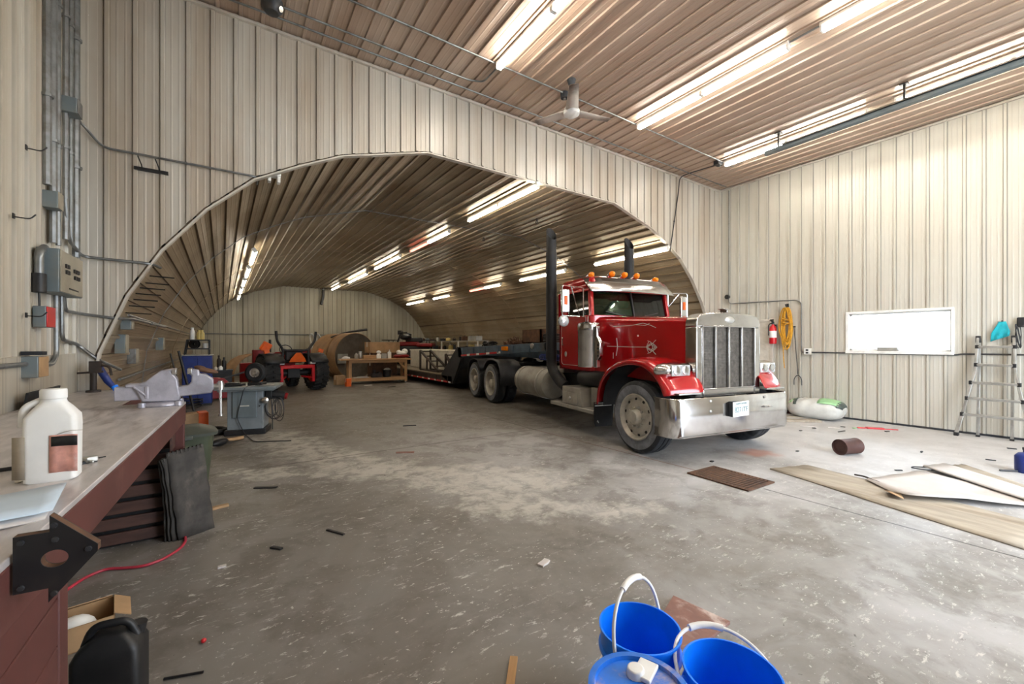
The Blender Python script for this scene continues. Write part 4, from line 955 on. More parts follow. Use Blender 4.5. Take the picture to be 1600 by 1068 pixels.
# load on the neck
t = thing('wooden_box', 'open dark wooden box on top of the trailer neck beside the black stack', 'box', (6.75, 8.75, 1.615))
mb = MB()
for lo, hi in (((-.35, -.4, 0), (.35, .4, .03)), ((-.35, -.4, 0), (-.31, .4, .36)), ((.31, -.4, 0), (.35, .4, .36)), ((-.35, -.4, 0), (.35, -.36, .36)), ((-.35, .36, 0), (.35, .4, .36))): mb.b2(lo, hi)
mb.build('box', 'rust', t)
t = thing('chain_heap', 'heap of rusty chain lying on the trailer neck', 'chain', (6.9, 10.25, 1.545)); t['group'] = 'chains on the neck'
mb = MB()
for i in range(70):
    a = rnd.uniform(0, 6.28); r_ = rnd.uniform(0, .4); c = Vector((r_ * math.cos(a) * .6, r_ * math.sin(a) * 1.3, .04 + (.45 - r_) * rnd.uniform(.1, .5)))
    ex = Euler((rnd.uniform(0, 3), rnd.uniform(0, 3), rnd.uniform(0, 3))).to_matrix(); mb.tube([c + ex @ Vector((.06 * math.cos(k * math.pi / 5), .035 * math.sin(k * math.pi / 5), 0)) for k in range(11)], .014, 5)
mb.build('links', 'rust', t)
t = thing('strap_bundle', 'dark bundle of tie-down straps on the trailer neck', 'straps', (6.7, 11.4, 1.5))
mb = MB()
for i in range(9): mb.tube([(rnd.uniform(-.03, .03) + .12 * math.cos(k * .6 + i), .5 * (k / 16 - .5) + .06 * math.sin(k * .8), .05 + .03 * math.sin(k + i) + .012 * i) for k in range(17)], .022, 6)
mb.build('straps', 'black', t)
t = thing('hose_coil', 'coil of dark hose on the front of the trailer neck', 'hose', (6.62, 8.15, 1.65))
mb = MB()
for i in range(4): mb.tube([(.2 * math.cos(k * .42), .24 * math.sin(k * .42), .03 + i * .05) for k in range(16)], .026, 8)
mb.build('hose', 'blackcord', t)
# ------------------------------------------------------------------ things in the vault
# tractor seen from behind (local: y forward)
TC = thing('tractor', 'red compact tractor seen from behind with folded roll bar and orange triangle in the vault', 'tractor', (1.62, 15.95, 0), R(14))
def agtyre(cx, cy, r, w, name='rear_wheel'):
    mb = MB(); h = w / 2
    mb.lathe([(r * .55, -h * .7), (r * .62, -h), (r * .85, -h * 1.02), (r * .95, -h * .85), (r * .96, 0), (r * .95, h * .85), (r * .85, h * 1.02), (r * .62, h), (r * .55, h * .7)], (cx, cy, r), (1, 0, 0), 32)
    for i in range(22):
        for s in (-1, 1):
            a = 2 * math.pi * (i + (.5 if s > 0 else 0)) / 22; b = a + .16
            p = Vector((cx + s * h * .95, cy + r * .93 * math.sin(a), r + r * .93 * math.cos(a))); q = Vector((cx, cy + r * .975 * math.sin(b), r + r * .975 * math.cos(b)))
            mb.bar(p, q, .05, .05)
    t = mb.build(name, 'rubberdark', TC)
    mb = MB(); s = 1 if cx > 0 else -1
    mb.lathe([(0, h * .3), (r * .2, h * .3), (r * .35, h * .1), (r * .52, h * .55), (r * .57, h * .72), (r * .57, -h * .7)], (cx, cy, r), (s, 0, 0), 24); mb.build('rim', 'orange', t)
for s in (-1, 1): agtyre(s * .78, 0, .62, .46); agtyre(s * .6, 1.75, .4, .3, 'front_wheel')
mb = MB(); mb.b2((-.2, -.15, .45), (.2, 1.9, .85)); mb.cyl((-.6, 0, .62), (.6, 0, .62), .1, 12); mb.cyl((-.5, 1.75, .4), (.5, 1.75, .4), .06, 10); mb.build('chassis', 'black', TC, bevel=.03)
mb = MB(); mb.loft([[(x, y, z) for x, z in ((-w_, .8), (-w_, zt - .06), (-w_ + .08, zt), (w_ - .08, zt), (w_, zt - .06), (w_, .8))] for y, w_, zt in ((.75, .36, 1.32), (1.6, .34, 1.26), (2.1, .3, 1.14), (2.2, .28, 1.05))]); mb.build('hood', 'darkred', TC)
for s in (-1, 1):
    mb = MB(); mb.grid([[(x, .68 * math.sin(a), .62 + .66 * math.cos(a)) for x in (s * .42, s * .7, s * .98)] for a in (-1.0, -.6, -.2, .2, .6, 1.0)]); mb.build('fender', 'black', TC, solid=.03, smooth=60)
    mb = MB(); mb.box((s * .86, -.2, 1.36), (.16, .1, .13), 0, 0, s * .3); mb.build('tail_lamp', 'orange', TC, bevel=.015)
    mb = MB(); mb.box((s * .52, -.42, .96), (.22, .1, .07)); mb.build('white_marker', 'white', TC, bevel=.01)
mb = MB(); mb.b2((-.3, -.1, .95), (.3, .4, 1.08)); mb.b2((-.28, -.18, 1.02), (.28, -.06, 1.42)); mb.build('seat', 'black', TC, bevel=.05)
mb = MB(); mb.tube([(.2 * math.cos(k * math.pi / 8), .62 + .06 * math.sin(k * math.pi / 8), 1.4 + .16 * math.sin(k * math.pi / 8)) for k in range(17)], .016, 8); mb.bar((0, .62, 1.4), (0, .8, 1.2), .05); mb.build('steering_wheel', 'black', TC)
mb = MB()
for s in (-1, 1): mb.tube(bend([(s * .42, -.3, .75), (s * .4, -.3, 1.42), (s * .6, -.34, 1.7), (s * .63, -.36, 2.02)], .12), .04, 10)
mb.tube(bend([(-.42, -.3, 1.42), (-.3, -.3, 1.38), (.3, -.3, 1.38), (.42, -.3, 1.42)], .06), .04, 10); mb.build('roll_bar', 'black', TC)
mb = MB(); mb.b2((-.5, -.5, .78), (.5, -.38, .9)); 
for s in (-1, 1): mb.b2((s * .5 - .05, -.5, .32), (s * .5 + .05, -.38, .9)); mb.bar((s * .25, -.1, .5), (s * .48, -.45, .45), .06)
mb.build('rear_hitch', 'extred', TC, bevel=.02)
mb = MB(); mb.prism([(-.27, 0), (.27, 0), (.22, .12), (.07, .32), (-.07, .32), (-.22, .12)], (0, -.46, 1.0), (1, 0, 0), (0, -.25, .97), (0, .012, 0)); mb.build('slow_sign', 'orange', TC)
mb = MB()
for s in (-1, 1): mb.bar((s * .62, .9, 1.2), (s * .62, 2.6, .5), .1, .14)
mb.b2((-.9, 2.5, .2), (.9, 2.6, .9)); mb.b2((-.95, .85, .95), (-.55, .98, 1.4)); mb.b2((.55, .85, .95), (.95, .98, 1.4)); mb.build('loader', 'darkred', TC, bevel=.02)
mb = MB(); mb.tube([(-.35, 1.1, 1.3), (-.35, 1.1, 1.75)], .04, 10); mb.build('exhaust_pipe', 'black', TC)
mb = MB(); mb.box((-.85, -.1, 1.5), (.26, .2, .3), 0, .2, .5); mb.build('orange_chute', 'orange', TC, bevel=.03)
# big steel tank lying on the floor
TK = thing('steel_tank', 'huge tan cylindrical steel tank with dark end lying on its side behind the workbench', 'tank', (4.55, 19.7, 0), R(0))
ax = Vector((.36, -.93, 0)).normalized(); r = 1.03
c0 = Vector((0, 0, r + .02)); b0 = c0 - ax * 1.9
mb = MB(); mb.lathe([(0, 0), (r, 0), (r, 1.25)], b0, ax, 48); mb.lathe([(r, 0), (r + .03, .0), (r + .03, .06), (r, .06)], b0 + ax * 1.15, ax, 48); mb.build('rear_drum', 'tankband', TK)
mb = MB(); mb.lathe([(r * .98, 1.25), (r * .98, 1.36)], b0, ax, 48); mb.build('gap_ring', 'black', TK)
mb = MB(); mb.lathe([(r * .9, 1.34), (r + .03, 1.34), (r + .03, 1.9), (r, 1.92)], b0, ax, 48); mb.build('front_band', 'tankband', TK)
mb = MB(); mb.lathe([(r, 1.9), (r - .03, 1.88), (0, 1.86)], b0, ax, 48); mb.build('tank_end', 'tankend', TK)
u_, v_ = frame_of(ax)
mb = MB(); pc = b0 + ax * 1.93 + Vector((-.62, -.24, -.1)); mb.box(pc, (.5, .03, .42), math.atan2(ax.y, ax.x) + math.pi / 2); mb.build('patch_plate', 'palegrey', TK)
mb = MB()
for s in (-1, 1):
    for d_ in (.4, 1.6): mb.box(b0 + ax * d_ + Vector((s * .5 * ax.y * -1, s * .5 * ax.x, -r + .06)), (.16, .16, .24), math.atan2(ax.y, ax.x))
mb.build('chocks', 'brownpipe', TK)
t = thing('iron_lever', 'long dark iron bar lying across the top of the big tank', 'bar', b0 * 1 + Vector(TK.location) + ax * 1.3 + Vector((0, 0, r + .05)))
mb = MB(); mb.tube([(-.75, -.1, -.24), (-.2, .05, -.03), (.1, .1, .03), (.9, .15, .16)], [.03, .035, .045, .06], 10); mb.build('bar', 'black', t)
t = thing('bent_sheet', 'curved tan sheet leaning near the far wall left of the tractor', 'sheet', (0, 20, 0))
O_ = [(347, 582), (352, 571), (361, 561), (373, 555), (386, 552.5), (397, 552)]; I_ = [(366, 582), (370, 572), (376, 564), (383, 559), (390, 555.5), (398, 553.5)]
mb = MB(); rows = []
for k in range(6):
    p, q = at(*O_[k], Y=20.0 + .12 * k), at(*I_[k], Y=19.9 + .12 * k); rows.append([p.lerp(q, j / 3) - Vector((0, 20, 0)) + Vector((0, .06 * math.sin(j), 0)) for j in range(4)])
rows.insert(0, [Vector((p.x, p.y, 0)) for p in rows[0]])
mb.grid(rows); mb.build('sheet', 'tankband', t, solid=.02)
t = thing('folded_chair_frame', 'bent pale metal frame leaning on the far wall behind the tractor', 'frame', (3.05, 22.2, 0))
mb = MB()
for dx in (0, .28): mb.tube(bend([(dx + .35, 0, 0), (dx, .5, 2.0), (dx + .12, .55, 2.12), (dx + .9, .2, .5)], .1), .04, 8)
mb.build('frame', 'alu', t)
# wooden workbench with its clutter
Wb = [at(545, 601, Z=0), at(636, 597, Z=0)]
wl = (Wb[1] - Wb[0]).length; wa = math.atan2(Wb[1].y - Wb[0].y, Wb[1].x - Wb[0].x)
WB = thing('workbench', 'pale lumber workbench with a lower shelf standing in the vault before the big tank', 'workbench', Wb[0], wa)
hb = 1.0
mb = MB(); mb.b2((-.3, -.12, hb - .05), (wl + .15, .85, hb)); mb.build('worktop', 'wood', WB, bevel=.006)
for x in (0, wl - .1):
    for y in (0, .68):
        mb = MB(); mb.b2((x, y, .06), (x + .11, y + .1, hb - .05)); lg = mb.build('leg', 'woodx', WB, bevel=.006)
        mb = MB(); mb.cyl((x + .03, y + .05, .035), (x + .08, y + .05, .035), .035, 12); mb.build('caster', 'steel', lg)
mb = MB(); mb.b2((0, -.01, hb - .16), (wl, .03, hb - .05)); mb.b2((0, .75, hb - .16), (wl, .79, hb - .05)); mb.b2((0, -.01, .12), (wl, .03, .24)); mb.b2((0, .75, .12), (wl, .79, .24)); mb.bar((wl - .1, .02, .6), (wl - .35, .02, hb - .1), .08); mb.build('rails', 'wood', WB, bevel=.005)
mb = MB(); mb.b2((0, 0, .2), (wl, .78, .23)); mb.build('lower_shelf', 'wood', WB)
WBM = Matrix.Translation(Wb[0]) @ Matrix.Rotation(wa, 4, 'Z')
def onbench(x, y, z=None): return WBM @ Vector((x, y, hb if z is None else z))
def bottle(label, loc, r, h, mat, neck=.4, cap=None, cat='bottle', name='bottle', group=None):
    t = thing(name, label, cat, loc, 0, group)
    mb = MB(); mb.lathe([(0, 0), (r * .92, 0), (r, r * .15), (r, h * .66), (r * .9, h * .72), (r * neck, h * .82), (r * neck, h * .93), (0, h * .93)], n=16); mb.build('body', mat, t)
    mb = MB(); mb.cyl((0, 0, h * .92), (0, 0, h), r * neck * 1.15, 12); mb.build('cap', cap or mat, t)
    return t
def carton(label, loc, s, mat, rz=0, name='box', cat='box'):
    t = thing(name, label, cat, loc, rz)
    mb = MB(); mb.b2((-s[0] / 2, -s[1] / 2, 0), (s[0] / 2, s[1] / 2, s[2])); mb.build('body', mat, t, bevel=.006)
    mb = MB(); mb.b2((-s[0] / 2 - .004, -s[1] * .08, s[2] * .55), (s[0] / 2 + .004, s[1] * .08, s[2] + .004)); mb.build('tape_band', 'offwhite', t)
    return t
bottle('tall white bottle on the lumber workbench right of centre', onbench(1.62, .3), .075, .36, 'white', .3)
bottle('small grey bottle on the lumber workbench left of centre', onbench(.32, .3), .07, .24, 'palegrey', .5)
bottle('tall dull grey can on the lumber workbench beside the small grey bottle', onbench(.5, .45), .08, .3, 'alu', .8, name='can', cat='can')
def heap(label, loc, parts, name, cat, rz=0):
    t = thing(name, label, cat, loc, rz)
    for nm, mat, fn in parts:
        mb = MB(); fn(mb); mb.build(nm, mat, t, bevel=.005)
    return t
heap('crumpled white rag at the left end of the lumber workbench', onbench(-.08, .3), [('rag', 'white', lambda m: (m.ball((0, 0, .05), (.12, .08, .06), 9), m.ball((.1, .03, .04), (.08, .06, .05), 8), m.ball((-.08, 0, .03), (.08, .07, .035), 8)))], 'rag', 'cloth')
heap('white spray head sprayer on the lumber workbench left of the tall bottle', onbench(1.2, .35), [('tank', 'white', lambda m: m.lathe([(0, 0), (.1, .01), (.1, .14), (.05, .2), (0, .2)])), ('head', 'white', lambda m: (m.ball((0, 0, .26), (.1, .08, .07), 10), m.bar((0, 0, .18), (0, 0, .25), .05)))], 'sprayer', 'sprayer')
carton('low brown wooden tray in the middle of the lumber workbench', onbench(.85, .5), (.5, .35, .14), 'wood', wa, 'tray', 'tray')
carton('small grey tin on the lumber workbench behind the tall bottle', onbench(1.42, .4), (.2, .2, .2), 'palegrey', wa, 'tin', 'tin')
heap('pile of white cloth and red rag at the right end of the lumber workbench', onbench(2.15, .4), [('white_cloth', 'white', lambda m: (m.ball((0, 0, .2), (.22, .18, .1), 10), m.ball((.15, .05, .28), (.14, .12, .12), 9), m.ball((-.12, 0, .26), (.1, .12, .09), 9))), ('red_rag', 'darkred', lambda m: (m.ball((0, 0, .09), (.34, .22, .09), 12), m.ball((-.2, 0, .08), (.16, .15, .08), 9)))], 'cloth_pile', 'cloth')
carton('brown box standing on a stack behind the right half of the lumber workbench', (5.36, 18.35, 1.22), (1.35, .6, .46), 'card', .1)
carton('dark timber stack below the brown box behind the lumber workbench', (5.36, 18.35, 0), (1.1, .58, 1.22), 'rust', .1, 'timber_stack', 'stack')
carton('open tan carton on the floor at the left leg of the lumber workbench', at(532, 601, Z=0) + Vector((0, .15, 0)), (.36, .3, .36), 'card', .2)
carton('small orange carton on the floor between the tan carton and the lumber workbench', at(543, 603, Z=0) + Vector((0, -.1, 0)), (.18, .16, .3), 'orange', .2)
heap('black bucket with pale rag on the lower shelf of the lumber workbench', onbench(1.55, .4, .23), [('pail', 'black', lambda m: m.lathe([(0, 0), (.15, 0), (.18, .3), (.165, .3), (.14, .02), (0, .02)])), ('rag', 'palegrey', lambda m: m.ball((0, 0, .28), (.15, .13, .1), 9))], 'pail', 'bucket')
heap('pale folded board on the lower shelf of the lumber workbench', onbench(.5, .35, .23), [('board', 'offwhite', lambda m: (m.b2((-.3, -.1, 0), (.3, .1, .03)), m.box((.05, 0, .045), (.35, .16, .02), .2)))], 'board', 'board')
heap('dark engine part on the lower shelf of the lumber workbench', onbench(1.12, .4, .23), [('casting', 'brownpipe', lambda m: (m.b2((-.2, -.15, 0), (.2, .15, .16)), m.cyl((-.1, 0, .14), (-.1, 0, .3), .07, 12), m.cyl((.1, -.12, .12), (.1, .12, .12), .1, 14)))], 'engine_part', 'part')
# blue cabinet with wire stand and stuff
def vat(px, py, Y): return at(px, py, Y=Y)
a, b = vat(284, 556, 13.5), vat(331, 555, 13.5)
CB = thing('metal_cabinet', 'dark blue metal cabinet standing by the left lining of the vault', 'cabinet', ((a.x + b.x) / 2, 13.5, 0)); cw = (b.x - a.x) / 2; chh = a.z
mb = MB(); mb.b2((-cw, 0, .05), (cw, .6, chh)); mb.build('body', 'navy', CB, bevel=.01)
for s in (-1, 1):
    mb = MB(); mb.b2((s * .01, -.014, .1), (s * (cw - .02), 0, chh - .04)); d_ = mb.build('door', 'navy', CB, bevel=.006)
    mb = MB(); mb.b2((s * .06, -.04, chh * .5), (s * .075, -.014, chh * .5 + .14)); mb.build('handle', 'steel', d_)
mb = MB(); mb.b2((-cw - .02, -.02, chh), (cw + .02, .62, chh + .03)); mb.build('cabinet_top', 'palegrey', CB, bevel=.005)
mb = MB(); mb.b2((-cw, 0, 0), (cw, .6, .05)); mb.build('plinth', 'black', CB)
zt = chh + .03; a2, b2_ = vat(293, 531, 13.7), vat(327, 531, 13.7); hh = a2.z - zt
WS = thing('wire_stand', 'small black two-tier metal stand on top of the blue cabinet', 'stand', ((a2.x + b2_.x) / 2, 13.75, zt)); hw = (b2_.x - a2.x) / 2
for sx in (-1, 1):
    for sy in (-.2, .2):
        mb = MB(); mb.bar((sx * hw * (1.25 if sx < 0 else 1), sy, 0), (sx * hw, sy, hh), .03); mb.build('post', 'black', WS)
for z in (hh, hh * .4):
    mb = MB(); k_ = 1.15 if z < hh else 1
    for sy in (-.2, .2): mb.bar((-hw * k_, sy, z), (hw, sy, z), .03)
    mb.bar((-hw * k_, -.2, z), (-hw * k_, .2, z), .03); mb.bar((hw, -.2, z), (hw, .2, z), .03); mb.b2((-hw * k_, -.2, z - .005), (hw, .2, z + .005)); mb.build('shelf', 'black', WS)
for i, (px_, mt, h_) in enumerate(((311, 'gold', .26), (315.5, 'gold', .26), (300.5, 'white', .32))):
    q = vat(px_, 531, 13.7); bottle(['left gold bottle on the wire stand above the blue cabinet', 'right gold bottle on the wire stand above the blue cabinet', 'tall white tube on the wire stand above the blue cabinet'][i], (q.x, 13.7, zt + hh + .006), .055, h_, mt, .6)
q = vat(304, 545, 13.7); t = thing('cable_reel', 'small black cable reel on the lower tier of the wire stand', 'reel', (q.x, 13.72, zt + hh * .4 + .005 + .12), R(-30))
mb = MB(); mb.lathe([(.04, 0), (.12, 0), (.12, .02), (.07, .02), (.07, .08), (.12, .08), (.12, .1), (.04, .1)], (0, -.05, 0), (0, 1, 0), 20); mb.build('reel', 'black', t)
q = vat(322, 546, 13.7); heap('white cup on the lower tier of the wire stand', (q.x, 13.7, zt + hh * .4 + .005), [('cup', 'white', lambda m: m.lathe([(0, 0), (.06, 0), (.075, .14), (.065, .14), (.05, .02), (0, .02)]))], 'cup', 'cup')
# black shelf with bottles, right of the cabinet
SB = thing('side_table', 'black side table with bottles right of the blue cabinet', 'table', (vat(344, 578, 15.5).x, 15.5, 0))
zs = vat(344, 578, 15.5).z
mb = MB(); mb.b2((-.32, 0, zs - .05), (.32, .5, zs)); mb.build('top', 'black', SB)
mb = MB(); mb.b2((-.3, .02, .03), (.3, .48, zs - .05)); mb.build('body', 'black', SB, bevel=.01)
for i, (px_, py_, mt, r_, lab) in enumerate(((342, 555, 'brownpipe', .055, 'tall dark bottle on the black side table, left one'), (350, 558, 'black', .06, 'tall black bottle on the black side table, right one'), (345, 571, 'white', .06, 'short white bottle on the black side table'), (337, 572, 'offwhite', .05, 'short cream bottle on the black side table'))):
    q = vat(px_, py_, 15.6); bottle(lab, (q.x, 15.62 if i < 2 else 15.45 + .1, zs), r_, q.z - zs, mt, .45)
# red jack on the floor
q = at(352, 606, Z=0); t = thing('floor_jack', 'red wedge-shaped floor jack on the vault floor behind the saw table', 'jack', (q.x - .1, 14.6, 0), R(20))
mb = MB(); mb.prism([(-.5, 0.05), (.5, .05), (.5, .2), (.1, .62), (-.2, .66), (-.5, .4)], (0, -.15, 0), (1, 0, 0), (0, 0, 1), (0, .3, 0)); mb.build('frame', 'darkred', t, bevel=.02)
mb = MB(); mb.bar((.1, 0, .6), (.75, 0, .78), .04); mb.build('handle', 'black', t)
mb = MB()
for x in (-.4, .4): mb.cyl((x, -.18, .06), (x, .18, .06), .06, 12)
mb.build('wheels', 'black', t)
# saw table
S0, S1 = at(352, 681, Z=0), at(413, 677, Z=0); sa = math.atan2(S1.y - S0.y, S1.x - S0.x); sw = (S1 - S0).length
ST = thing('table_saw', 'blue grey cabinet table saw with cluttered top standing on the sawdusty floor', 'table saw', S0, sa)
mb = MB(); mb.b2((.02, .02, .09), (sw - .02, .5, .8)); mb.build('cabinet', 'saw', ST, bevel=.01)
mb = MB(); mb.b2((-.02, -.02, 0), (sw + .02, .55, .09)); mb.build('base', 'black', ST, bevel=.008)
mb = MB(); mb.b2((.1, -.005, .3), (sw - .12, .03, .78)); d_ = mb.build('door_panel', 'bluegrey', ST, bevel=.01)
mb = MB(); mb.b2((.22, -.01, .5), (.36, -.004, .52)); mb.build('plate', 'offwhite', d_)
mb = MB(); mb.cyl((sw - .07, .0, .5), (sw - .07, -.03, .5), .012, 8); mb.build('knob', 'black', ST)
mb = MB(); mb.b2((-.14, -.12, .8), (sw + .2, .7, .85)); mb.b2((-.1, -.08, .77), (sw + .16, .66, .8)); mb.build('saw_top', 'sawtop', ST, bevel=.008)
mb = MB(); mb.cyl((sw + .06, .2, .68), (sw + .3, .2, .64), .085, 18); mb.b2((sw, .1, .6), (sw + .1, .3, .77)); mb.build('motor', 'black', ST, bevel=.01)
mb = MB(); mb.lathe([(0, 0), (.05, .0), (.055, .02), (.02, .04), (0, .04)], (sw + .02, -.03, .6), (0, -1, 0), 14); mb.bar((sw + .02, -.03, .6), (sw + .02, .1, .62), .03); mb.build('crank', 'steel', ST)
mb = MB(); mb.cyl((sw + .3, .2, .64), (sw + .34, .2, .63), .06, 14); mb.build('motor_cap', 'darkred', ST)
mb = MB()
for i in range(6):
    w_ = rnd.uniform(.1, .22); d_ = rnd.uniform(.3, .52); x0_ = sw + .14 + rnd.uniform(-.05, .1)
    mb.tube([(x0_ + w_ * math.sin(k / 14 * 6.283) * (.4 + .6 * k / 14), .08 + .03 * i * .3, .62 - d_ * (1 - math.cos(k / 14 * 6.283)) / 2) for k in range(15)], .007, 6)
mb.tube([(sw + .1, .06, .6), (sw + .12, .05, .3), (sw + .12, .05, .06)], .01, 6); mb.build('power_cord', 'blackcord', ST)
SM = Matrix.Translation(S0) @ Matrix.Rotation(sa, 4, 'Z')
t = thing('black_tray', 'flat black tray lying on the left of the saw table', 'tray', SM @ Vector((.06, .2, .85)), sa)
mb = MB(); mb.b2((-.16, -.12, 0), (.18, .12, .035)); mb.b2((-.1, -.08, .035), (.12, .08, .06)); mb.build('tray', 'black', t, bevel=.012)
for i, (x, y, rz_) in enumerate(((.36, -.02, .4), (.62, .1, -.2))):
    t = thing('paper_scrap', ['white paper scrap in the middle of the saw table', 'white paper scrap at the right end of the saw table'][i], 'paper', SM @ Vector((x, y, .851)), sa + rz_)
    mb = MB(); mb.grid([[(.1 * u, .07 * v, .004 + .01 * math.sin(u * 3 + v * 2) ** 2) for u in (-1, -.3, .4, 1)] for v in (-1, 0, 1)]); mb.build('sheet', 'paper', t, solid=.002)
t = thing('small_wheel', 'small pneumatic wheel with silver hub standing on a black block on the saw table', 'wheel', SM @ Vector((.4, .3, .85)), sa - R(12))
mb = MB(); mb.b2((-.09, -.12, 0), (.15, .1, .05)); mb.build('block', 'black', t, bevel=.01)
mb = MB(); mb.lathe([(.085, -.05), (.14, -.055), (.175, -.03), (.18, 0), (.175, .03), (.14, .055), (.085, .05)], (0, 0, .225), (0, -1, 0), 28); mb.build('tyre', 'rubberdark', t)
mb = MB(); mb.lathe([(.09, .05), (.075, .03), (.04, .035), (.03, .06), (.015, .06), (0, .05)], (0, 0, .225), (0, -1, 0), 24); mb.lathe([(.09, -.05), (0, -.04)], (0, 0, .225), (0, -1, 0), 24); mb.build('hub', 'steel', t)
pipe('thin black power cord draped over the saw table and trailing onto the sawdust', [SM @ Vector(p) for p in ((.5, .2, .86), (.34, -.1, .862), (.3, -.135, .8), (.2, -.02, .45), (.18, -.03, .3), (.3, -.05, .02))] + [at(397, 690, Z=.008), at(455, 688, Z=.008)], .007, 'blackcord', .1, 'power_cord', 'cord', False, 6)
mb = MB(); q = at(330, 674, Z=.05)
t = thing('tyre_tube', 'flat black rubber ring lying left of the saw base', 'tyre', (q.x, q.y + .05, .05)); mb.tube([(.2 * math.cos(k * math.pi / 14), .2 * math.sin(k * math.pi / 14), 0) for k in range(29)], .05, 8); mb.build('ring', 'rubberdark', t)
q = at(356, 693, Z=0); t = thing('hand_brush', 'black hand brush with wooden handle lying on the floor before the saw', 'brush', (q.x, q.y, 0), R(48))
mb = MB(); mb.ball((-.16, 0, .06), (.16, .075, .055), 12); mb.build('bristles', 'black', t)
mb = MB(); mb.tube([(-.02, 0, .07), (.1, 0, .05), (.3, 0, .035)], [.022, .028, .03], 10); mb.build('handle', 'card', t)
q = at(303, 666, Z=0); q2 = at(305, 648, Y=q.y)
t = thing('carton', 'cardboard carton with a bright orange end behind the green bin', 'box', (at(300, 672, Z=0).x, at(300, 672, Z=0).y, 0), R(10))
mb = MB(); mb.b2((-.35, 0, 0), (.1, .3, .3)); mb.build('box', 'card', t, bevel=.005)
mb = MB(); mb.b2((.1, -.003, 0), (.25, .303, .31)); mb.build('orange_end', 'orange', t, bevel=.005)
q = at(310, 640, Z=.0); t = thing('wire_coil', 'tangle of dark wire on the floor behind the bench vise', 'wire', (q.x - .25, q.y + .6, .0))
mb = MB()
for i in range(4): mb.tube([(.3 * math.cos(k * .45), .22 * math.sin(k * .45 + i * .2), .02 + .06 * i + .03 * math.sin(k + i)) for k in range(15)], .012, 6)
mb.build('loops', 'blackcord', t)
# shelves along the right lining
SH_ = thing('shelving', 'long low shelf unit along the right lining of the vault with white posts', 'shelf', (9.75 + vx(20), 20.3, 0))
for y in (-3.6, -1.6, .4, 2.3, 4.1):
    for x in (-.25, .25):
        mb = MB(); mb.b2((x - .03, y - .03, 0), (x + .03, y + .03, 1.76)); mb.build('post', 'offwhite', SH_)
for z in (.3, .8, 1.3, 1.76):
    mb = MB(); mb.b2((-.29, -3.7, z - .03), (.29, 4.2, z)); mb.build('shelf_board', 'palegrey', SH_)
names = [('can', 'can'), ('box', 'box'), ('jug', 'jug'), ('tool_case', 'case')]
mats = ['rust', 'black', 'brownpipe', 'palegrey', 'gold', 'bluegrey', 'card', 'darkgrey']
cnt = 0
for z in (1.3, 1.76):
    y = -3.3
    while y < 3.9:
        k = rnd.randrange(4); mt = mats[rnd.randrange(8)]; w_ = rnd.uniform(.18, .42); h_ = rnd.uniform(.1, .3 if z < 1.7 else .22)
        nm, ct = names[k]; pos = ('upper' if z > 1.7 else 'middle'); side = '%s from the truck end' % ((ORD + ['tenth', 'eleventh', 'twelfth', 'thirteenth', 'fourteenth', 'fifteenth'])[cnt])
        t = thing(nm, 'small %s on the %s board of the right shelves, %s' % (ct, 'top' if z > 1.7 else 'second highest', side), ct, (9.75 + vx(20) - .05, 20.3 + y, z), rnd.uniform(-.3, .3), 'clutter on the shelf unit')
        mb = MB()
        if k in (0, 2): mb.lathe([(0, 0), (w_ * .35, 0), (w_ * .36, .01), (w_ * .36, h_ * .85), (w_ * (.2 if k == 2 else .34), h_), (0, h_)], n=14)
        else: mb.b2((-.15, -w_ / 2, 0), (.15, w_ / 2, h_))
        mb.build('body', mt, t, bevel=.01)
        mb = MB()
        if k == 0: mb.tube([(w_ * .3 * math.cos(a_ * .4), 0, h_ + w_ * .25 * math.sin(a_ * .4)) for a_ in range(9)], .008, 5)
        elif k == 2: mb.cyl((0, 0, h_), (0, 0, h_ + .03), w_ * .12, 10)
        else: mb.b2((-.02, -w_ * .3, h_), (.02, w_ * .3, h_ + .02))
        mb.build('lid' if k != 0 else 'handle', 'black', t)
        y += w_ + rnd.uniform(.15, .6); cnt += 1
    cnt = 0
# ------------------------------------------------------------------ the big steel bench on the left
BZ = 1.1
BN = thing('steel_bench', 'big red oxide steel workbench with worn bare top along the left wall', 'workbench', (-.9, 3.0, 0))
def Bp(x, y, z): return (x + .9, y - 3.0, z)
fe = lambda y: -.36 - (4.6 - y) * .026           # front edge of the top
mb = MB()
mb.prism([(XL + .05, .55), (fe(.55), .55), (fe(4.6), 4.6), (-.8, 4.6), (-.8, 6.2), (XL + .05, 6.2)], Bp(0, 0, BZ - .02), (1, 0, 0), (0, 1, 0), (0, 0, .02)); mb.build('top_plate', 'benchtop', BN, bevel=.003)
mb = MB(); mb.prism([(fe(.55), .55), (fe(4.6), 4.6), (fe(4.6) - .05, 4.6), (fe(.55) - .05, .55)], Bp(0, 0, BZ - .17), (1, 0, 0), (0, 1, 0), (0, 0, .149)); mb.build('front_fascia', 'benchred', BN, bevel=.004)
mb = MB(); mb.b2(Bp(-1.37, 4.52, BZ - .17), Bp(fe(4.6) - .06, 4.6, BZ - .021)); mb.b2(Bp(-.86, 4.62, BZ - .17), Bp(-.8, 6.2, BZ - .021)); mb.build('end_fascia', 'benchred', BN, bevel=.004)
for x, y in ((fe(4.55) - .0, 4.53), (-1.27, 4.53), (-1.27, .65), (-.84, 6.1), (-1.27, 6.1)):
    mb = MB(); mb.b2(Bp(x - .1, y - .04, 0), Bp(x - .003, y + .06, BZ - .021)); mb.build('post', 'benchred', BN, bevel=.005)
mb = MB(); mb.b2(Bp(fe(4.4) - .075, 4.3, .74), Bp(fe(4.4) - .055, 4.48, BZ - .17)); mb.build('side_board', 'slat', BN, bevel=.004)
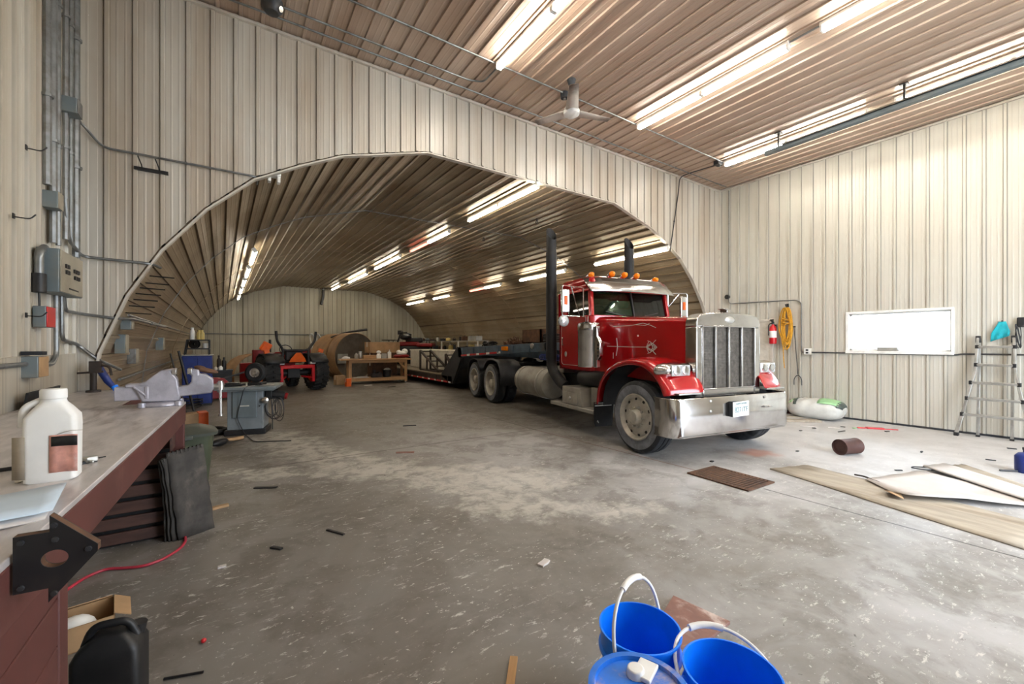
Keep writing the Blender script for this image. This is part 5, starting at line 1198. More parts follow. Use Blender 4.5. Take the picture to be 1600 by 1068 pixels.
for i in range(8):
    z = .02 + i * .118; mb = MB(); mb.box(Bp(-.9, 4.46, z + .048), (.92, .03, .086), 0, R(rnd.uniform(-3, 3))); mb.build('end_slat', 'slat', BN, bevel=.004)
mb = MB(); mb.b2(Bp(-1.37, 4.492, 0), Bp(-.46, 4.5, .95)); mb.build('back_board', 'black', BN)
for i in range(6):
    z = .0 + i * .155; mb = MB(); mb.b2(Bp(-.52, .55, z), Bp(-.482, 2.02, z + .15)); mb.build('front_plank', 'benchred', BN, bevel=.004)
mb = MB(); mb.b2(Bp(-.56, 1.95, 0), Bp(-.477, 2.03, .931)); mb.build('front_post', 'benchred', BN, bevel=.005)
# vise: jaws open to the right, slide along x
V0 = Vector((-.6, 4.42, BZ))
VS = thing('bench_vise', 'large silver bench vise bolted at the far corner of the steel bench', 'vise', V0, R(2)); VS.scale = (.82, .82, .82)
mb = MB(); mb.lathe([(0, 0), (.17, 0), (.175, .012), (.165, .03), (.13, .04), (0, .04)], (.12, 0, 0), (0, 0, 1), 28)
for a in (40, 140, 220, 320): mb.lathe([(0, .045), (.028, .045), (.034, .0), (0, 0)], (.12 + .18 * math.cos(R(a)), .18 * math.sin(R(a)), 0), (0, 0, 1), 12)
mb.build('swivel_base', 'vise', VS, bevel=.004)
mb = MB()
mb.prism([(-.02, .05), (.24, .04), (.27, .06), (.245, .26), (.22, .3), (.2, .33), (.235, .335), (.24, .365), (.12, .35), (.06, .3), (.0, .24), (-.06, .22), (-.08, .2)], (0, -.09, 0), (1, 0, 0), (0, 0, 1), (0, .18, 0)); mb.build('fixed_jaw', 'vise', VS, bevel=.012)
mb = MB(); mb.b2((-.22, -.065, .07), (.0, .065, .2)); mb.b2((-.14, -.09, .195), (.08, .09, .225)); mb.b2((.0, -.1, .08), (.03, -.085, .2)); mb.bar((-.08, -.09, .2), (.02, -.09, .1), .02); mb.build('slide_box', 'vise', VS, bevel=.012)
mb = MB(); mb.prism([(.24, .08), (.52, .1), (.54, .14), (.54, .24), (.47, .3), (.42, .3), (.42, .345), (.345, .355), (.335, .3), (.36, .29), (.355, .22), (.33, .19), (.24, .18)], (0, -.08, 0), (1, 0, 0), (0, 0, 1), (0, .16, 0)); mb.build('moving_jaw', 'vise', VS, bevel=.012)
for x in (.215, .337):
    mb = MB(); mb.b2((x - .012, -.1, .305), (x + .024, .1, .36)); mb.build('jaw_plate', 'steel', VS, bevel=.004)
mb = MB(); mb.cyl((.53, 0, .16), (.6, 0, .16), .03, 14); mb.cyl((.6, 0, .125), (.6, 0, .2), .034, 14); mb.build('screw', 'steel', VS)
mb = MB(); mb.tube([(.6, 0, .2), (.6, -.005, -.14)], .015, 10); mb.cyl((.6, 0, .2), (.6, 0, .215), .024, 10); mb.cyl((.6, -.005, -.155), (.6, -.005, -.13), .022, 10); mb.build('handle', 'steel', VS)
mb = MB()
mb.ball((0, 0, 0), (.085, .045, .022), 10); mb.ball((-.05, .01, .012), (.045, .04, .02), 8)
o = mb.build('brown_rag', 'rust'); o.location = V0 + Vector((.395, .02, .272)); tag(o, 'brown rag draped over the moving jaw of the silver vise', 'rag'); o.rotation_euler = (0, R(14), 0)
# jug with torn label
J = at(84, 748, Z=BZ); JG = thing('plastic_jug', 'white plastic jug with peeling pink label standing on the steel bench', 'jug', (J.x, J.y, BZ), R(2))
mb = MB()
def jr(z, w, d, r=.35, n=4):
    p = []
    for sx, sy, a0 in ((1, 1, 0), (-1, 1, 90), (-1, -1, 180), (1, -1, 270)):
        rr_ = min(w, d) * r
        for k in range(n + 1):
            a = R(a0 + 90 * k / n); p.append((sx * (w - rr_) + rr_ * math.cos(a), sy * (d - rr_) + rr_ * math.sin(a), z))
    return p
mb.loft([jr(0, .06, .045), jr(.006, .068, .05), jr(.2, .07, .052), jr(.235, .068, .05), jr(.265, .05, .042, .6), jr(.285, .036, .034, .9), jr(.295, .034, .032, 1), jr(.3, .034, .034, 1)]); mb.build('body', 'white', JG)
mb = MB(); mb.lathe([(.034, .298), (.036, .3), (.036, .33), (.033, .334), (0, .334)], n=24); mb.build('cap', 'white', JG)
mb = MB(); mb.tube(bend([(-.03, 0, .295), (-.075, 0, .27), (-.078, 0, .2)], .03), .012, 10); mb.build('handle', 'white', JG)
mb = MB(); mb.grid([[(x, -.0535 - abs(max(0, x - .04)) * .5, z) for x in (.0, .02, .04, .06, .075)] for z in (.035, .08, .13, .17)]); lb = mb.build('label', 'label', JG, solid=.0015)
mb = MB(); mb.grid([[(x, -.0555 - abs(max(0, x - .04)) * .5, z) for x in (.005, .03, .05, .075)] for z in (.13, .165)]); mb.build('label_band', 'black', lb, solid=.0012)
mb = MB(); mb.grid([[(.02 + .07 * u, -.055 - .03 * u + .01 * v, .172 + .012 * u + .006 * math.sin(3 * u)) for u in (0, .5, 1)] for v in (0, 1)]); mb.build('peeled_flap', 'offwhite', lb, solid=.0015)
mb = MB(); mb.grid([[(-.06 - .035 * u, -.05 + .02 * u, .02 + .15 * v) for u in (0, .5, 1)] for v in (0, .5, 1)]); mb.build('torn_back_label', 'ply', lb, solid=.0015)
# caliper
a, b = at(112, 728, Z=BZ), at(165, 717, Z=BZ); CL = thing('caliper', 'small grey caliper lying on the steel bench right of the white jug', 'tool', ((a.x + b.x) / 2, (a.y + b.y) / 2, BZ), math.atan2(b.y - a.y, b.x - a.x))
L = (b - a).length
mb = MB(); mb.b2((-L * .5, -.012, 0), (L * .2, .012, .01)); mb.tube([(L * .2, 0, .012), (L * .5, 0, .012)], .003, 6); mb.build('beam', 'black', CL)
mb = MB(); mb.b2((-L * .15, -.016, .003), (L * .22, .016, .026)); mb.b2((-L * .1, -.04, .004), (L * .0, -.012, .016)); mb.build('head', 'alu', CL, bevel=.004)
# sheets of paper on the bench corner
PQ = [at(0, 828, Z=BZ), at(82, 806, Z=BZ), at(104, 766, Z=BZ), at(0, 783, Z=BZ)]
for i in range(2):
    t = thing('paper_stack', ['pale blue papers lying on the near corner of the steel bench, top sheet', 'white papers under the pale blue sheet on the near corner of the bench'][i], 'paper', (PQ[0].x, PQ[0].y, BZ), 0)
    off = Vector((-.01 * i, -.02 * i, 0)); b = [p - PQ[0] + off for p in (PQ[0] + (PQ[0] - PQ[1]) * .6, PQ[1], PQ[2], PQ[3] + (PQ[3] - PQ[2]) * .6)]
    mb = MB(); rows = []
    for v in range(4):
        rows.append([b[0].lerp(b[1], u / 5).lerp(b[3].lerp(b[2], u / 5), v / 3) + Vector((0, 0, .014 - .011 * i + .004 * math.sin(u + v) + (.008 if i == 0 else .003))) for u in range(6)])
    mb.grid(rows); mb.build('sheets', ['bluepaper', 'paper'][i], t, solid=.006 if i else .004)
# dark steel bar and scraps on the bench
a, b = at(0, 738, Z=BZ), at(38, 733, Z=BZ)
d = (b - a); pipe('flat black steel bar lying on the steel bench left of the jug', [a - d * .6 + Vector((0, 0, .01)), b + Vector((0, 0, .01))], .008, 'black', name='steel_bar', cat='bar', straps=False)
o = MB(); q = at(30, 753, Z=BZ); o.ball((0, 0, .004), (.012, .02, .005), 8); o = o.build('paper_chip', 'offwhite'); o.location = q; tag(o, 'tiny torn paper chip on the steel bench in front of the jug', 'paper')
t = thing('steel_plate', 'dark steel plate leaning on the left wall at the back of the bench', 'plate', (XL + .1, 4.75, BZ), 0)
mb = MB(); mb.box((.01, .25, .065), (.015, .7, .13), 0, 0, R(8)); mb.build('plate', 'rubberdark', t, bevel=.003)
t = thing('clamp_stand', 'black clamp stand with two bright rods at the back of the steel bench', 'clamp', (XL + .26, 4.62, BZ), 0)
mb = MB(); mb.b2((-.04, -.1, 0), (.04, .1, .02)); mb.b2((-.03, -.08, .02), (.03, -.05, .12)); mb.b2((-.04, -.08, .11), (.04, .03, .135)); mb.build('body', 'black', t, bevel=.006)
mb = MB()
for y in (-.02, .04): mb.tube([(0, y, .02), (.0, y + .01, .12)], .006, 8)
mb.build('rods', 'steel', t)
# welding magnet: arrow shaped plates with a hole, on the bench front
MG = thing('welding_magnet', 'black arrow-shaped welding magnet with a round hole stuck on the bench front', 'magnet', (-.36, 1.47, 1.085), R(-4))
arrow = [(-.075, -.075), (-.016, -.075), (-.016, -.11), (.072, -.005), (.072, .012), (-.014, .1), (-.014, .06), (-.075, .06)]
def holed(mb, y0, y1):
    n = 24; hc = (-.005, -.006); hr = .021; inner = [(hc[0] + hr * 1.15 * math.cos(2 * math.pi * k / n), hc[1] + hr * math.sin(2 * math.pi * k / n)) for k in range(n)]
    outer = []
    for k in range(n):                       # shoot rays from the hole to the outline
        dx, dz = math.cos(2 * math.pi * k / n), math.sin(2 * math.pi * k / n); best = None
        for (ax_, az), (bx, bz) in zip(arrow, arrow[1:] + arrow[:1]):
            ex, ez = bx - ax_, bz - az; den = dx * ez - dz * ex
            if abs(den) < 1e-9: continue
            t_ = ((ax_ - hc[0]) * ez - (az - hc[1]) * ex) / den; u_ = ((ax_ - hc[0]) * dz - (az - hc[1]) * dx) / den
            if t_ > 0 and -1e-6 <= u_ <= 1 + 1e-6 and (best is None or t_ < best): best = t_
        outer.append((hc[0] + dx * best, hc[1] + dz * best, math.atan2(dz, dx)))
    pts = [(a[0], a[1]) for a in outer]
    for cx_, cz_ in arrow:                    # snap nearest ray ends to the corners
        k = min(range(n), key=lambda i: (pts[i][0] - cx_) ** 2 + (pts[i][1] - cz_) ** 2); pts[k] = (cx_, cz_)
    vs = [[mb.bm.verts.new((x, y, z)) for x, z in ring_] for ring_, y in ((inner, y0), (pts, y0), (pts, y1), (inner, y1))]
    for a, b in ((0, 1), (1, 2), (2, 3), (3, 0)):
        for k in range(n): mb.face([vs[a][k], vs[a][(k + 1) % n], vs[b][(k + 1) % n], vs[b][k]])
mb = MB(); holed(mb, -.012, -.009); mb.build('front_plate', 'black', MG, smooth=0)
mb = MB(); holed(mb, -.009, .009); mb.build('magnet_core', 'rust', MG, smooth=0)
mb = MB(); holed(mb, .009, .012); mb.build('back_plate', 'black', MG, smooth=0)
for x, z in ((-.062, -.062), (-.062, .045), (-.006, .075), (.055, .004), (-.006, -.09), (-.004, .04)):
    mb = MB(); mb.lathe([(0, .005), (.006, .004), (.007, 0)], (x, -.012, z), (0, -1, 0), 12); mb.build('rivet', 'darkgrey', MG)
# mats leaning on the end of the bench
for i in range(4):
    lab = ['first dark rubber mat leaning on the bench, innermost against the post', 'second dark rubber mat leaning on the bench, with pale edge', 'third dark rubber mat leaning on the bench, with ragged edge', 'outermost grey rubber mat leaning in front of the others by the green bin'][i]
    x0_, y0_, wd, ang, hgt = ((-.475, 4.36, .16, 58, .66), (-.45, 4.34, .17, 54, .67), (-.425, 4.33, .18, 50, .68), (-.385, 4.33, .27, 31, .72))[i]
    t = thing('rubber_mat', lab, 'mat', (x0_, y0_, 0), R(ang), 'rubber mats by the bench'); lean = (.05, .06, .07, .075)[i]
    mb = MB(); rows = []
    for v in range(9):
        z = hgt * v / 8; bow = -lean * (v / 8) + .02 * math.sin(v / 8 * math.pi) * (i < 3)
        rows.append([(u / 6 * wd + bow + (.006 * math.sin(v * 2.7 + i) if u in (0, 6) else 0), .3 * lean * v / 8 + .004 * math.sin(u * 2.1 + i), z + (.02 * (u / 6) if v == 8 else 0)) for u in range(7)])
    mb.grid(rows); mb.build('mat', 'mat', t, solid=.012)
    mb = MB()
    for k in range(9): mb.box((-lean + .012 + k * wd / 9, .3 * lean, hgt - .006 + .02 * k / 9), (.011, .02, .03), 0, 0, rnd.uniform(-.3, .3))
    mb.build('ragged_edge', 'mat', t)
# green bin
q = (at(300, 775, Z=0) + at(322, 775, Z=0)) / 2
GB = thing('waste_bin', 'dark green plastic waste bin with dusty grey lid beside the rubber mats', 'bin', (-.44, 5.5, 0), R(8))
mb = MB(); mb.loft([jr(0, .17, .17, .5), jr(.02, .18, .18, .5), jr(.64, .235, .235, .4), jr(.66, .24, .24, .4)]); mb.build('body', 'green', GB)
mb = MB(); mb.loft([jr(.66, .265, .265, .4), jr(.69, .27, .27, .4), jr(.7, .25, .25, .4), jr(.74, .15, .15, .5), jr(.75, .08, .08, .6)]); mb.build('lid', 'binlid', GB)
mb = MB(); mb.b2((-.05, -.29, .64), (.05, -.26, .68)); mb.b2((-.05, .26, .64), (.05, .29, .68)); mb.build('handle', 'binlid', GB, bevel=.008)
# blue capped pole and rusty post at the foot of the arch
t = thing('blue_funnel', 'long blue sleeve standing tilted on the far end of the steel bench by the arch', 'sleeve', (-1.1, 6.08, BZ))
mb = MB(); mb.tube([(.03, -.02, 0.02), (-.03, .0, .1), (-.13, .02, .3)], [.022, .032, .036], 12); mb.build('sleeve', 'navy', t)
mb = MB(); mb.tube([(.05, -.025, 0), (.02, -.015, .05)], [.03, .03], 12); mb.build('blue_tip', 'blue', t)
t = thing('iron_stand', 'dark oily iron stand with hooks at the left foot of the arch', 'stand', (XL + .2, 6.02, BZ))
mb = MB(); mb.cyl((0, 0, 0), (0, 0, .3), .028, 12); mb.lathe([(0, 0), (.06, 0), (.06, .02), (0, .02)], n=18); mb.build('post', 'brownpipe', t)
mb = MB(); mb.b2((-.03, -.03, .2), (.06, .03, .32)); mb.bar((-.12, 0, .2), (.08, -.02, .21), .02); mb.tube(bend([(.05, 0, .28), (.13, -.02, .26), (.14, -.02, .17)], .04), .012, 8); mb.build('hooks', 'brownpipe', t)
# red cord
pipe('red air cord snaking over the floor from the rubber mats under the bench', [at(287, 832, Z=.012), at(291, 845, Z=.012), at(280, 858, Z=.012), at(253, 874, Z=.012), at(225, 884, Z=.012), at(195, 887, Z=.012), at(165, 888, Z=.012), at(132, 902, Z=.012), (-1.0, 3.6, .012)], .01, 'cord', .2, 'cord', 'cord', False, 8)
# black jerry can and carton
JC = thing('jerry_can', 'black plastic jerry can standing on the floor against the bench front', 'jerry can', (-.455, 2.5, 0), R(-8))
mb = MB(); mb.loft([jr(0, .105, .075), jr(.01, .115, .08), jr(.27, .115, .08), jr(.3, .1, .07), jr(.335, .06, .045, .5), jr(.34, .05, .04, .5)]); mb.build('body', 'black', JC)
mb = MB(); mb.tube(bend([(-.085, 0, .3), (-.06, 0, .375), (.06, 0, .375), (.09, 0, .3)], .04), .016, 10); mb.build('handle', 'black', JC)
mb = MB(); mb.cyl((.08, .03, .29), (.09, .03, .34), .028, 14); mb.build('cap', 'black', JC)
q = at(160, 962, Z=.12); CB2 = thing('open_carton', 'small open brown cardboard carton on the floor behind the black jerry can', 'box', (q.x - .1, q.y + .05, 0), R(10))
mb = MB()
for lo, hi in (((-.14, -.12, 0), (.14, .12, .006)), ((-.14, -.12, 0), (-.134, .12, .13)), ((.134, -.12, 0), (.14, .12, .13)), ((-.14, .114, 0), (.14, .12, .13)), ((-.14, -.12, 0), (.14, -.114, .13))): mb.b2(lo, hi)
mb.build('box', 'card', CB2)
mb = MB(); mb.box((.17, 0, .12), (.08, .22, .005), 0, 0, R(30)); mb.box((0, .15, .12), (.26, .07, .005), 0, R(-30)); mb.build('flap', 'card', CB2)
mb = MB(); mb.ball((-.02, -.02, .08), (.09, .08, .06), 8); mb.build('plastic_film', 'white', CB2)

# ------------------------------------------------------------------ blue buckets
def bucket(label, loc, hz):
    t = thing('bucket', label, 'bucket', loc, hz, 'blue pails'); r, h = .17, .37
    mb = MB(); mb.lathe([(0, .004), (r * .84, 0), (r * .86, .01), (r * .95, h * .72), (r * 1.03, h * .73), (r * 1.03, h * .76), (r * .965, h * .77), (r * .985, h * .97), (r * 1.02, h * .975), (r * 1.02, h), (r * .975, h), (r * .94, h * .8), (r * .82, .015), (0, .012)], n=44); mb.build('pail', 'blue', t)
    for s in (-1, 1):
        mb = MB(); mb.cyl((s * r * .97, 0, h * .86), (s * r * 1.09, 0, h * .86), .022, 14); mb.build('handle_boss', 'blue', t)
    return t, r, h
def bail(t, r, h, tilt, grip=True):
    """wire bail swung by tilt from upright about the boss axis"""
    pts = []
    for k in range(25):
        a = math.pi * k / 24; x = r * 1.1 * math.cos(a); s_ = r * 1.42 * math.sin(a) ** .8
        pts.append((x, s_ * math.sin(tilt), h * .86 + s_ * math.cos(tilt)))
    mb = MB(); mb.tube(pts, .0075, 8); hd_ = mb.build('bail', 'white', t)
    if grip:
        mb = MB(); mb.tube(pts[9:16], .014, 10); mb.build('grip', 'white', hd_)
b1, r, h = bucket('open blue bucket farthest from the viewer, white bail standing upright', (1.47, 1.21, 0), R(10)); bail(b1, r, h, R(10))
b2, r, h = bucket('open blue bucket at right, white bail lying along its rim', (1.56, .855, 0), R(-35)); bail(b2, r, h, R(74))
b3, r, h = bucket('blue bucket nearest the viewer, closed with a paint-smeared blue lid', (1.185, .975, 0), R(20))
mb = MB(); mb.lathe([(0, h + .004), (r * .9, h + .004), (r * .92, h + .018), (r * 1.05, h + .018), (r * 1.06, h - .02), (r * 1.03, h - .02)], n=40); MAT['lid'] = M('smeared_lid', (14, 110, 214), .45, 0, .1, 9, (196, 170, 150), 1.0); ld = mb.build('lid', 'lid', b3)
mb = MB(); mb.lathe([(0, .03), (.03, .028), (.034, 0)], (.07, .04, h + .004), (0, 0, 1), 16); mb.b2((.05, -.02, h + .004), (.15, .05, h + .02)); mb.build('spout_cap', 'white', ld, bevel=.004)
bq = [at(1052, 934, Z=0), at(1141, 975, Z=0), at(1108, 1003, Z=0)]
t = thing('brown_board', 'square brown board with paint flecks on the floor behind the buckets', 'board', (bq[0].x, bq[0].y, 0))
mb = MB(); poly_ = [Vector((0, 0, 0)), bq[1] - bq[0], bq[2] - bq[0], Vector((-.62, -.22, 0))]; mb.prism([(p.x, p.y) for p in poly_], (0, 0, .001), (1, 0, 0), (0, 1, 0), (0, 0, .018)); mb.build('panel', 'brownboard', t, bevel=.002)
a, b = at(803, 1030, Z=0), at(797, 1075, Z=0); t = thing('wood_stick', 'narrow pale wood offcut on the floor at the bottom edge left of the buckets', 'offcut', (a.x, a.y, 0), math.atan2(b.y - a.y, b.x - a.x))
mb = MB(); mb.b2((0, -.02, .001), (.28, .02, .02)); mb.build('stick', 'wood', t, bevel=.002)

# ------------------------------------------------------------------ right side of the shop
# ladder leaning on the right wall
LD = thing('step_ladder', 'silver aluminium multi-position ladder leaning on the right wall under the teal cloth', 'ladder', (10.6, 1.37, 0))
def rail(name, pts, w=.075, d=.036, mat='alu'):
    mb = MB()
    for a, b in zip(pts, pts[1:]): mb.bar(a, b, d, w)
    return mb.build(name, mat, LD, bevel=.004)
for s, top_, mid, bot in ((1, .2, .225, .42), (-1, -.2, -.225, -.42)):
    rl = rail('outer_rail', [(.19, top_, 1.72), (.1, mid, 1.12), (-.02, s * .35, .42)])
    mb = MB(); mb.bar((-.02, s * .35, .42), (-.09, bot, .05), .05, .03); mb.build('foot_rail', 'alu', LD, bevel=.004)
    mb = MB(); mb.b2((-.13, bot - .03, 0), (-.05, bot + .03, .06)); mb.build('rubber_foot', 'black', LD, bevel=.006)
    rail('inner_rail', [(.2, s * .19, 1.6), (.08, s * .19, .03)], .05)
    mb = MB(); mb.b2((.06, s * .19 - .025, 0), (.1, s * .19 + .025, .03)); mb.build('inner_foot', 'black', LD)
    mb = MB(); mb.b2((.15, top_ - .03, 1.62), (.23, top_ + .03, 1.74)); mb.build('hinge', 'black', LD, bevel=.008)
for z, hw_ in ((1.55, .21), (1.24, .215), (.93, .27), (.66, .31), (.38, .36)):
    x = -.09 + (z - .05) / 1.67 * .28
    mb = MB(); mb.b2((x - .04, -hw_, z - .022), (x + .03, hw_, z + .022)); rg = mb.build('rung', 'alu', LD, bevel=.006)
    mb = MB()
    for s in (-1, 1): mb.b2((x - .04, s * hw_ - .022, z - .032), (x + .04, s * hw_ + .022, z + .032))
    mb.build('rung_lock', 'black', rg, bevel=.006)
q = at(1566, 502, X=10.83)
t = thing('teal_cloth', 'teal cloth hanging on the right wall above the ladder', 'cloth', (10.82, q.y, q.z))
mb = MB(); rows = []
for v in range(8):
    f = v / 7; w_ = .04 + .065 * min(1, f * 1.7)
    rows.append([(.02 - .025 * math.sin(u * 1.4 + v * .5) * f, (.5 - u / 9) * 2 * w_ + .03 * f, -.34 * f * (1 - .28 * (u / 9) * f) - .0) for u in range(10)])
mb.grid(rows); mb.build('cloth', 'teal', t, solid=.006, smooth=60)
mb = MB(); mb.bar((.05, 0, .0), (-.0, 0, .01), .02); mb.build('nail', 'darkgrey', t)
# sack, drum shape and boards in the corner
SK = thing('sack', 'stuffed white sack with green print lying on the floor against the right wall', 'sack', (10.42, 3.86, 0), R(96)); SK.scale = (1.25, 1.15, 1.4)
def sack_pt(u, v):
    # rounded pillow: u along, v around
    a = 2 * math.pi * v; e = (1 - abs(2 * u - 1) ** 3.5) ** .5
    return Vector(((u - .5) * .78, .3 * math.copysign(abs(math.cos(a)) ** .7, math.cos(a)) * (.55 + .45 * e), .15 + .15 * math.copysign(abs(math.sin(a)) ** .75, math.sin(a)) * (.25 + .75 * e)))
mb = MB(); V_ = mb.grid([[sack_pt(i / 20, j / 24) + Vector((0, 0, .012 * math.sin(i * 1.3 + j) * (1 if j < 13 else 0))) for j in range(24)] for i in range(21)], True); mb.face(V_[0][::-1]); mb.face(V_[-1])
mb.build('sack_body', 'bagwhite', SK, smooth=70)
def patch(name, u0, u1, v0, v1, mat):
    mb = MB(); mb.grid([[sack_pt(u0 + (u1 - u0) * i / 6, v0 + (v1 - v0) * j / 6) * 1.0 + Vector((0, 0, .012)) + Vector((0, .008 if math.cos(2 * math.pi * (v0 + (v1 - v0) * j / 6)) > 0 else -.008, 0)) for j in range(7)] for i in range(7)]); mb.build(name, mat, SK, solid=.004, smooth=70)
patch('green_print', .06, .42, .1, .44, 'baggreen'); patch('dark_print', .0, .09, .06, .46, 'bagdark'); patch('dark_band', .8, .86, .05, .45, 'bagdark'); patch('green_band', .9, .98, .1, .4, 'baggreen')
q = at(1243, 646, Z=0); t = thing('rusty_float', 'rusty brown round lump on the floor between the truck bumper and the sack', 'scrap', (q.x, q.y, 0))
mb = MB(); mb.lathe([(0, 0), (.08, .0), (.13, .06), (.14, .13), (.11, .2), (.04, .25), (0, .25)], n=18); mb.bar((-.1, .05, .03), (-.45, .35, .03), .05); mb.build('lump', 'oxide', t)
def board(label, p, L, W, H, rz, mat, name='board', cat='board', tilt=0):
    t = thing(name, label, cat, (p.x, p.y, 0), rz)
    mb = MB(); n = 6; rows = []
    for i in range(n + 1):
        x = -L / 2 + L * i / n; jt = rnd.uniform(-.1, .1) * W
        rows.append([(x, -W / 2 + jt, tilt * abs(i / n - .5)), (x, W / 2 + jt * .6, tilt * abs(i / n - .5))])
    V_ = mb.grid(rows); ex = bmesh.ops.extrude_face_region(mb.bm, geom=mb.bm.faces[:]); bmesh.ops.translate(mb.bm, verts=[v for v in ex['geom'] if isinstance(v, bmesh.types.BMVert)], vec=(0, 0, H))
    o = mb.build(cat.replace(' ', '_') + '_piece', mat, t, smooth=0); o.location.z = .001; return t
board('pale weathered plank on the floor behind the right end of the bumper', at(1243, 658, Z=0), .9, .2, .04, R(140), 'ply')
board('long thin splintered plank lying in front of the sack', at(1255, 653, Z=0), 1.1, .07, .03, R(128), 'ply')
for i, (px_, py_, L, W, rz_, mt, lab) in enumerate((
        (1225, 657, .5, .13, 20, 'ply', 'short pale board offcut beside the bumper end'), (1262, 666, .4, .06, 130, 'paper', 'white board sliver in front of the plank by the sack'),
        (1303, 668, .3, .09, 130, 'paper', 'white foam scrap on the floor in front of the sack'), (1317, 667, .12, .05, 120, 'black', 'small black chunk beside the white foam scrap'),
        (1272, 669, .1, .04, 100, 'black', 'small black chunk left of the white foam scrap'), (1335, 669, .1, .05, 60, 'baggreen', 'small green plastic bit right of the white foam scrap'),
        (1342, 668, .1, .04, 140, 'black', 'small dark bit right of the green plastic bit'), (1251, 673, .09, .04, 30, 'black', 'small black fleck nearest the truck tyre'),
        (1386, 674, .12, .05, 140, 'black', 'small black lump at the end of the red plastic strip'), (1315, 674, .35, .02, 140, 'black', 'bent dark strip on the floor before the sack'),
        (1440, 706, .14, .03, 150, 'black', 'small dark chip on the pale floor left of the ladder') , (1581, 701, .16, .05, 140, 'black', 'flat black bit on the floor in front of the ladder'),
        (1548, 719, .16, .03, 130, 'darkgrey', 'thin grey chip on the floor below the ladder'), (1404, 735, .14, .03, 120, 'black', 'dark splinter behind the big paper sheet'),
        (1246, 705, .08, .04, 30, 'black', 'little black chip on the floor before the right truck tyre'), (1112, 721, .08, .05, 30, 'black', 'black pebble on the floor just behind the drain'))):
    board(lab, at(px_, py_, Z=0), L * .6, W * .75, .012, R(rz_ + rnd.uniform(-40, 40)), mt, 'scrap', 'scrap')
t = thing('red_strip', 'flat red plastic strip on the floor near the right wall under the window', 'strip', at(1370, 670, Z=0), R(128))
mb = MB(); mb.b2((-.32, -.02, .001), (.1, .02, .015)); mb.b2((-.1, -.05, .001), (.16, .05, .03)); mb.b2((.16, -.03, .001), (.3, .03, .02)); mb.build('strip', 'extred', t, bevel=.004)
# brown can lying on its side
a, b = at(1313, 700, Z=.1), at(1337, 702, Z=.1); cc = at(1325, 709, Z=0)
CN = thing('metal_can', 'brown metal can lying on its side in the middle of the pale floor', 'can', (cc.x, cc.y, 0), R(-18))
mb = MB(); mb.lathe([(0, .02), (.1, .02), (.104, 0), (.112, 0), (.112, .02), (.108, .03), (.108, .3), (.112, .31), (.112, .33), (.1, .33), (0, .32)], (-.165, 0, .112), (1, 0, 0), 28); mb.build('can_body', 'oxide', CN)
mb = MB(); mb.lathe([(0, -.002), (.06, -.002), (.07, .005), (0, .01)], (-.165 + .02, 0, .112), (1, 0, 0), 20); mb.build('can_lid', 'oxide', CN)
# plywood and paper sheets on the floor
def sheet(name, label, cat, pix, z0, th, mat, curl=None, n=8):
    P_ = [at(x, y, Z=0) for x, y in pix]; c = sum(P_, Vector()) / 4
    t = thing(name, label, cat, c); mb = MB(); rows = []
    for i in range(n + 1):
        row = []
        for j in range(n + 1):
            u, v = i / n, j / n; p = P_[0].lerp(P_[1], u).lerp(P_[3].lerp(P_[2], u), v) - c
            ed = (.012 * math.sin(i * 2.1 + j) if (j in (0, n) or i in (0, n)) else 0)
            p = p + Vector((ed, ed * .7, z0 + (curl(u, v) if curl else 0))); row.append(p)
        rows.append(row)
    mb.grid(rows); mb.build('sheet', mat, t, solid=th, smooth=60, off=0); return t
sheet('plywood_sheet', 'dirty plywood sheet lying flat on the floor at right under the torn paper', 'plywood', ((1203, 733), (1262, 727), (1700, 838), (1640, 872)), .007, .012, 'ply')
sheet('plywood_sheet', 'dirty tan plywood strip on the floor behind the torn paper', 'plywood', ((1480, 728), (1506, 726), (1680, 786), (1660, 800)), .007, .012, 'ply')
sheet('torn_paper', 'torn curling grey paper sheet on top of the plywood at right', 'paper', ((1352, 752), (1440, 738), (1680, 800), (1418, 784)), .03, .003, 'paper', lambda u, v: .05 * max(0, v - .6) * (1 - u) * 2 + .012 * math.sin(u * 5) * v)
sheet('trim_panel', 'long white narrow panel with dark edge lying behind the torn paper', 'panel', ((1442, 733), (1478, 729), (1690, 798), (1650, 803)), .045, .012, 'paper')
t = thing('wire_loop', 'thin dark wire loop at the end of the long white panel', 'wire', at(1444, 731, Z=.05))
mb = MB(); mb.tube(bend([(.3, -.25, -.02), (0, 0, -.02), (-.02, .12, -.02), (.06, .12, -.02), (.3, -.1, -.02)], .06), .007, 6); mb.build('loop', 'blackcord', t)
pipe('dark crack of bark lying across the plywood edge', [at(1335, 741, Z=.025), at(1352, 744, Z=.028), at(1362, 749, Z=.025), at(1374, 753, Z=.025)], .01, 'brownpipe', .05, 'bark_strip', 'scrap', False, 6)
t = thing('paper_tear', 'torn brown cardboard flap standing up at the near corner of the grey paper', 'cardboard', at(1412, 781, Z=.02), R(20))
mb = MB(); mb.grid([[(.0 + .22 * u, .12 * v, .012 + .05 * v * (1 - u)) for u in (0, .4, 1)] for v in (0, .5, 1)]); mb.build('flap', 'card', t, solid=.004)
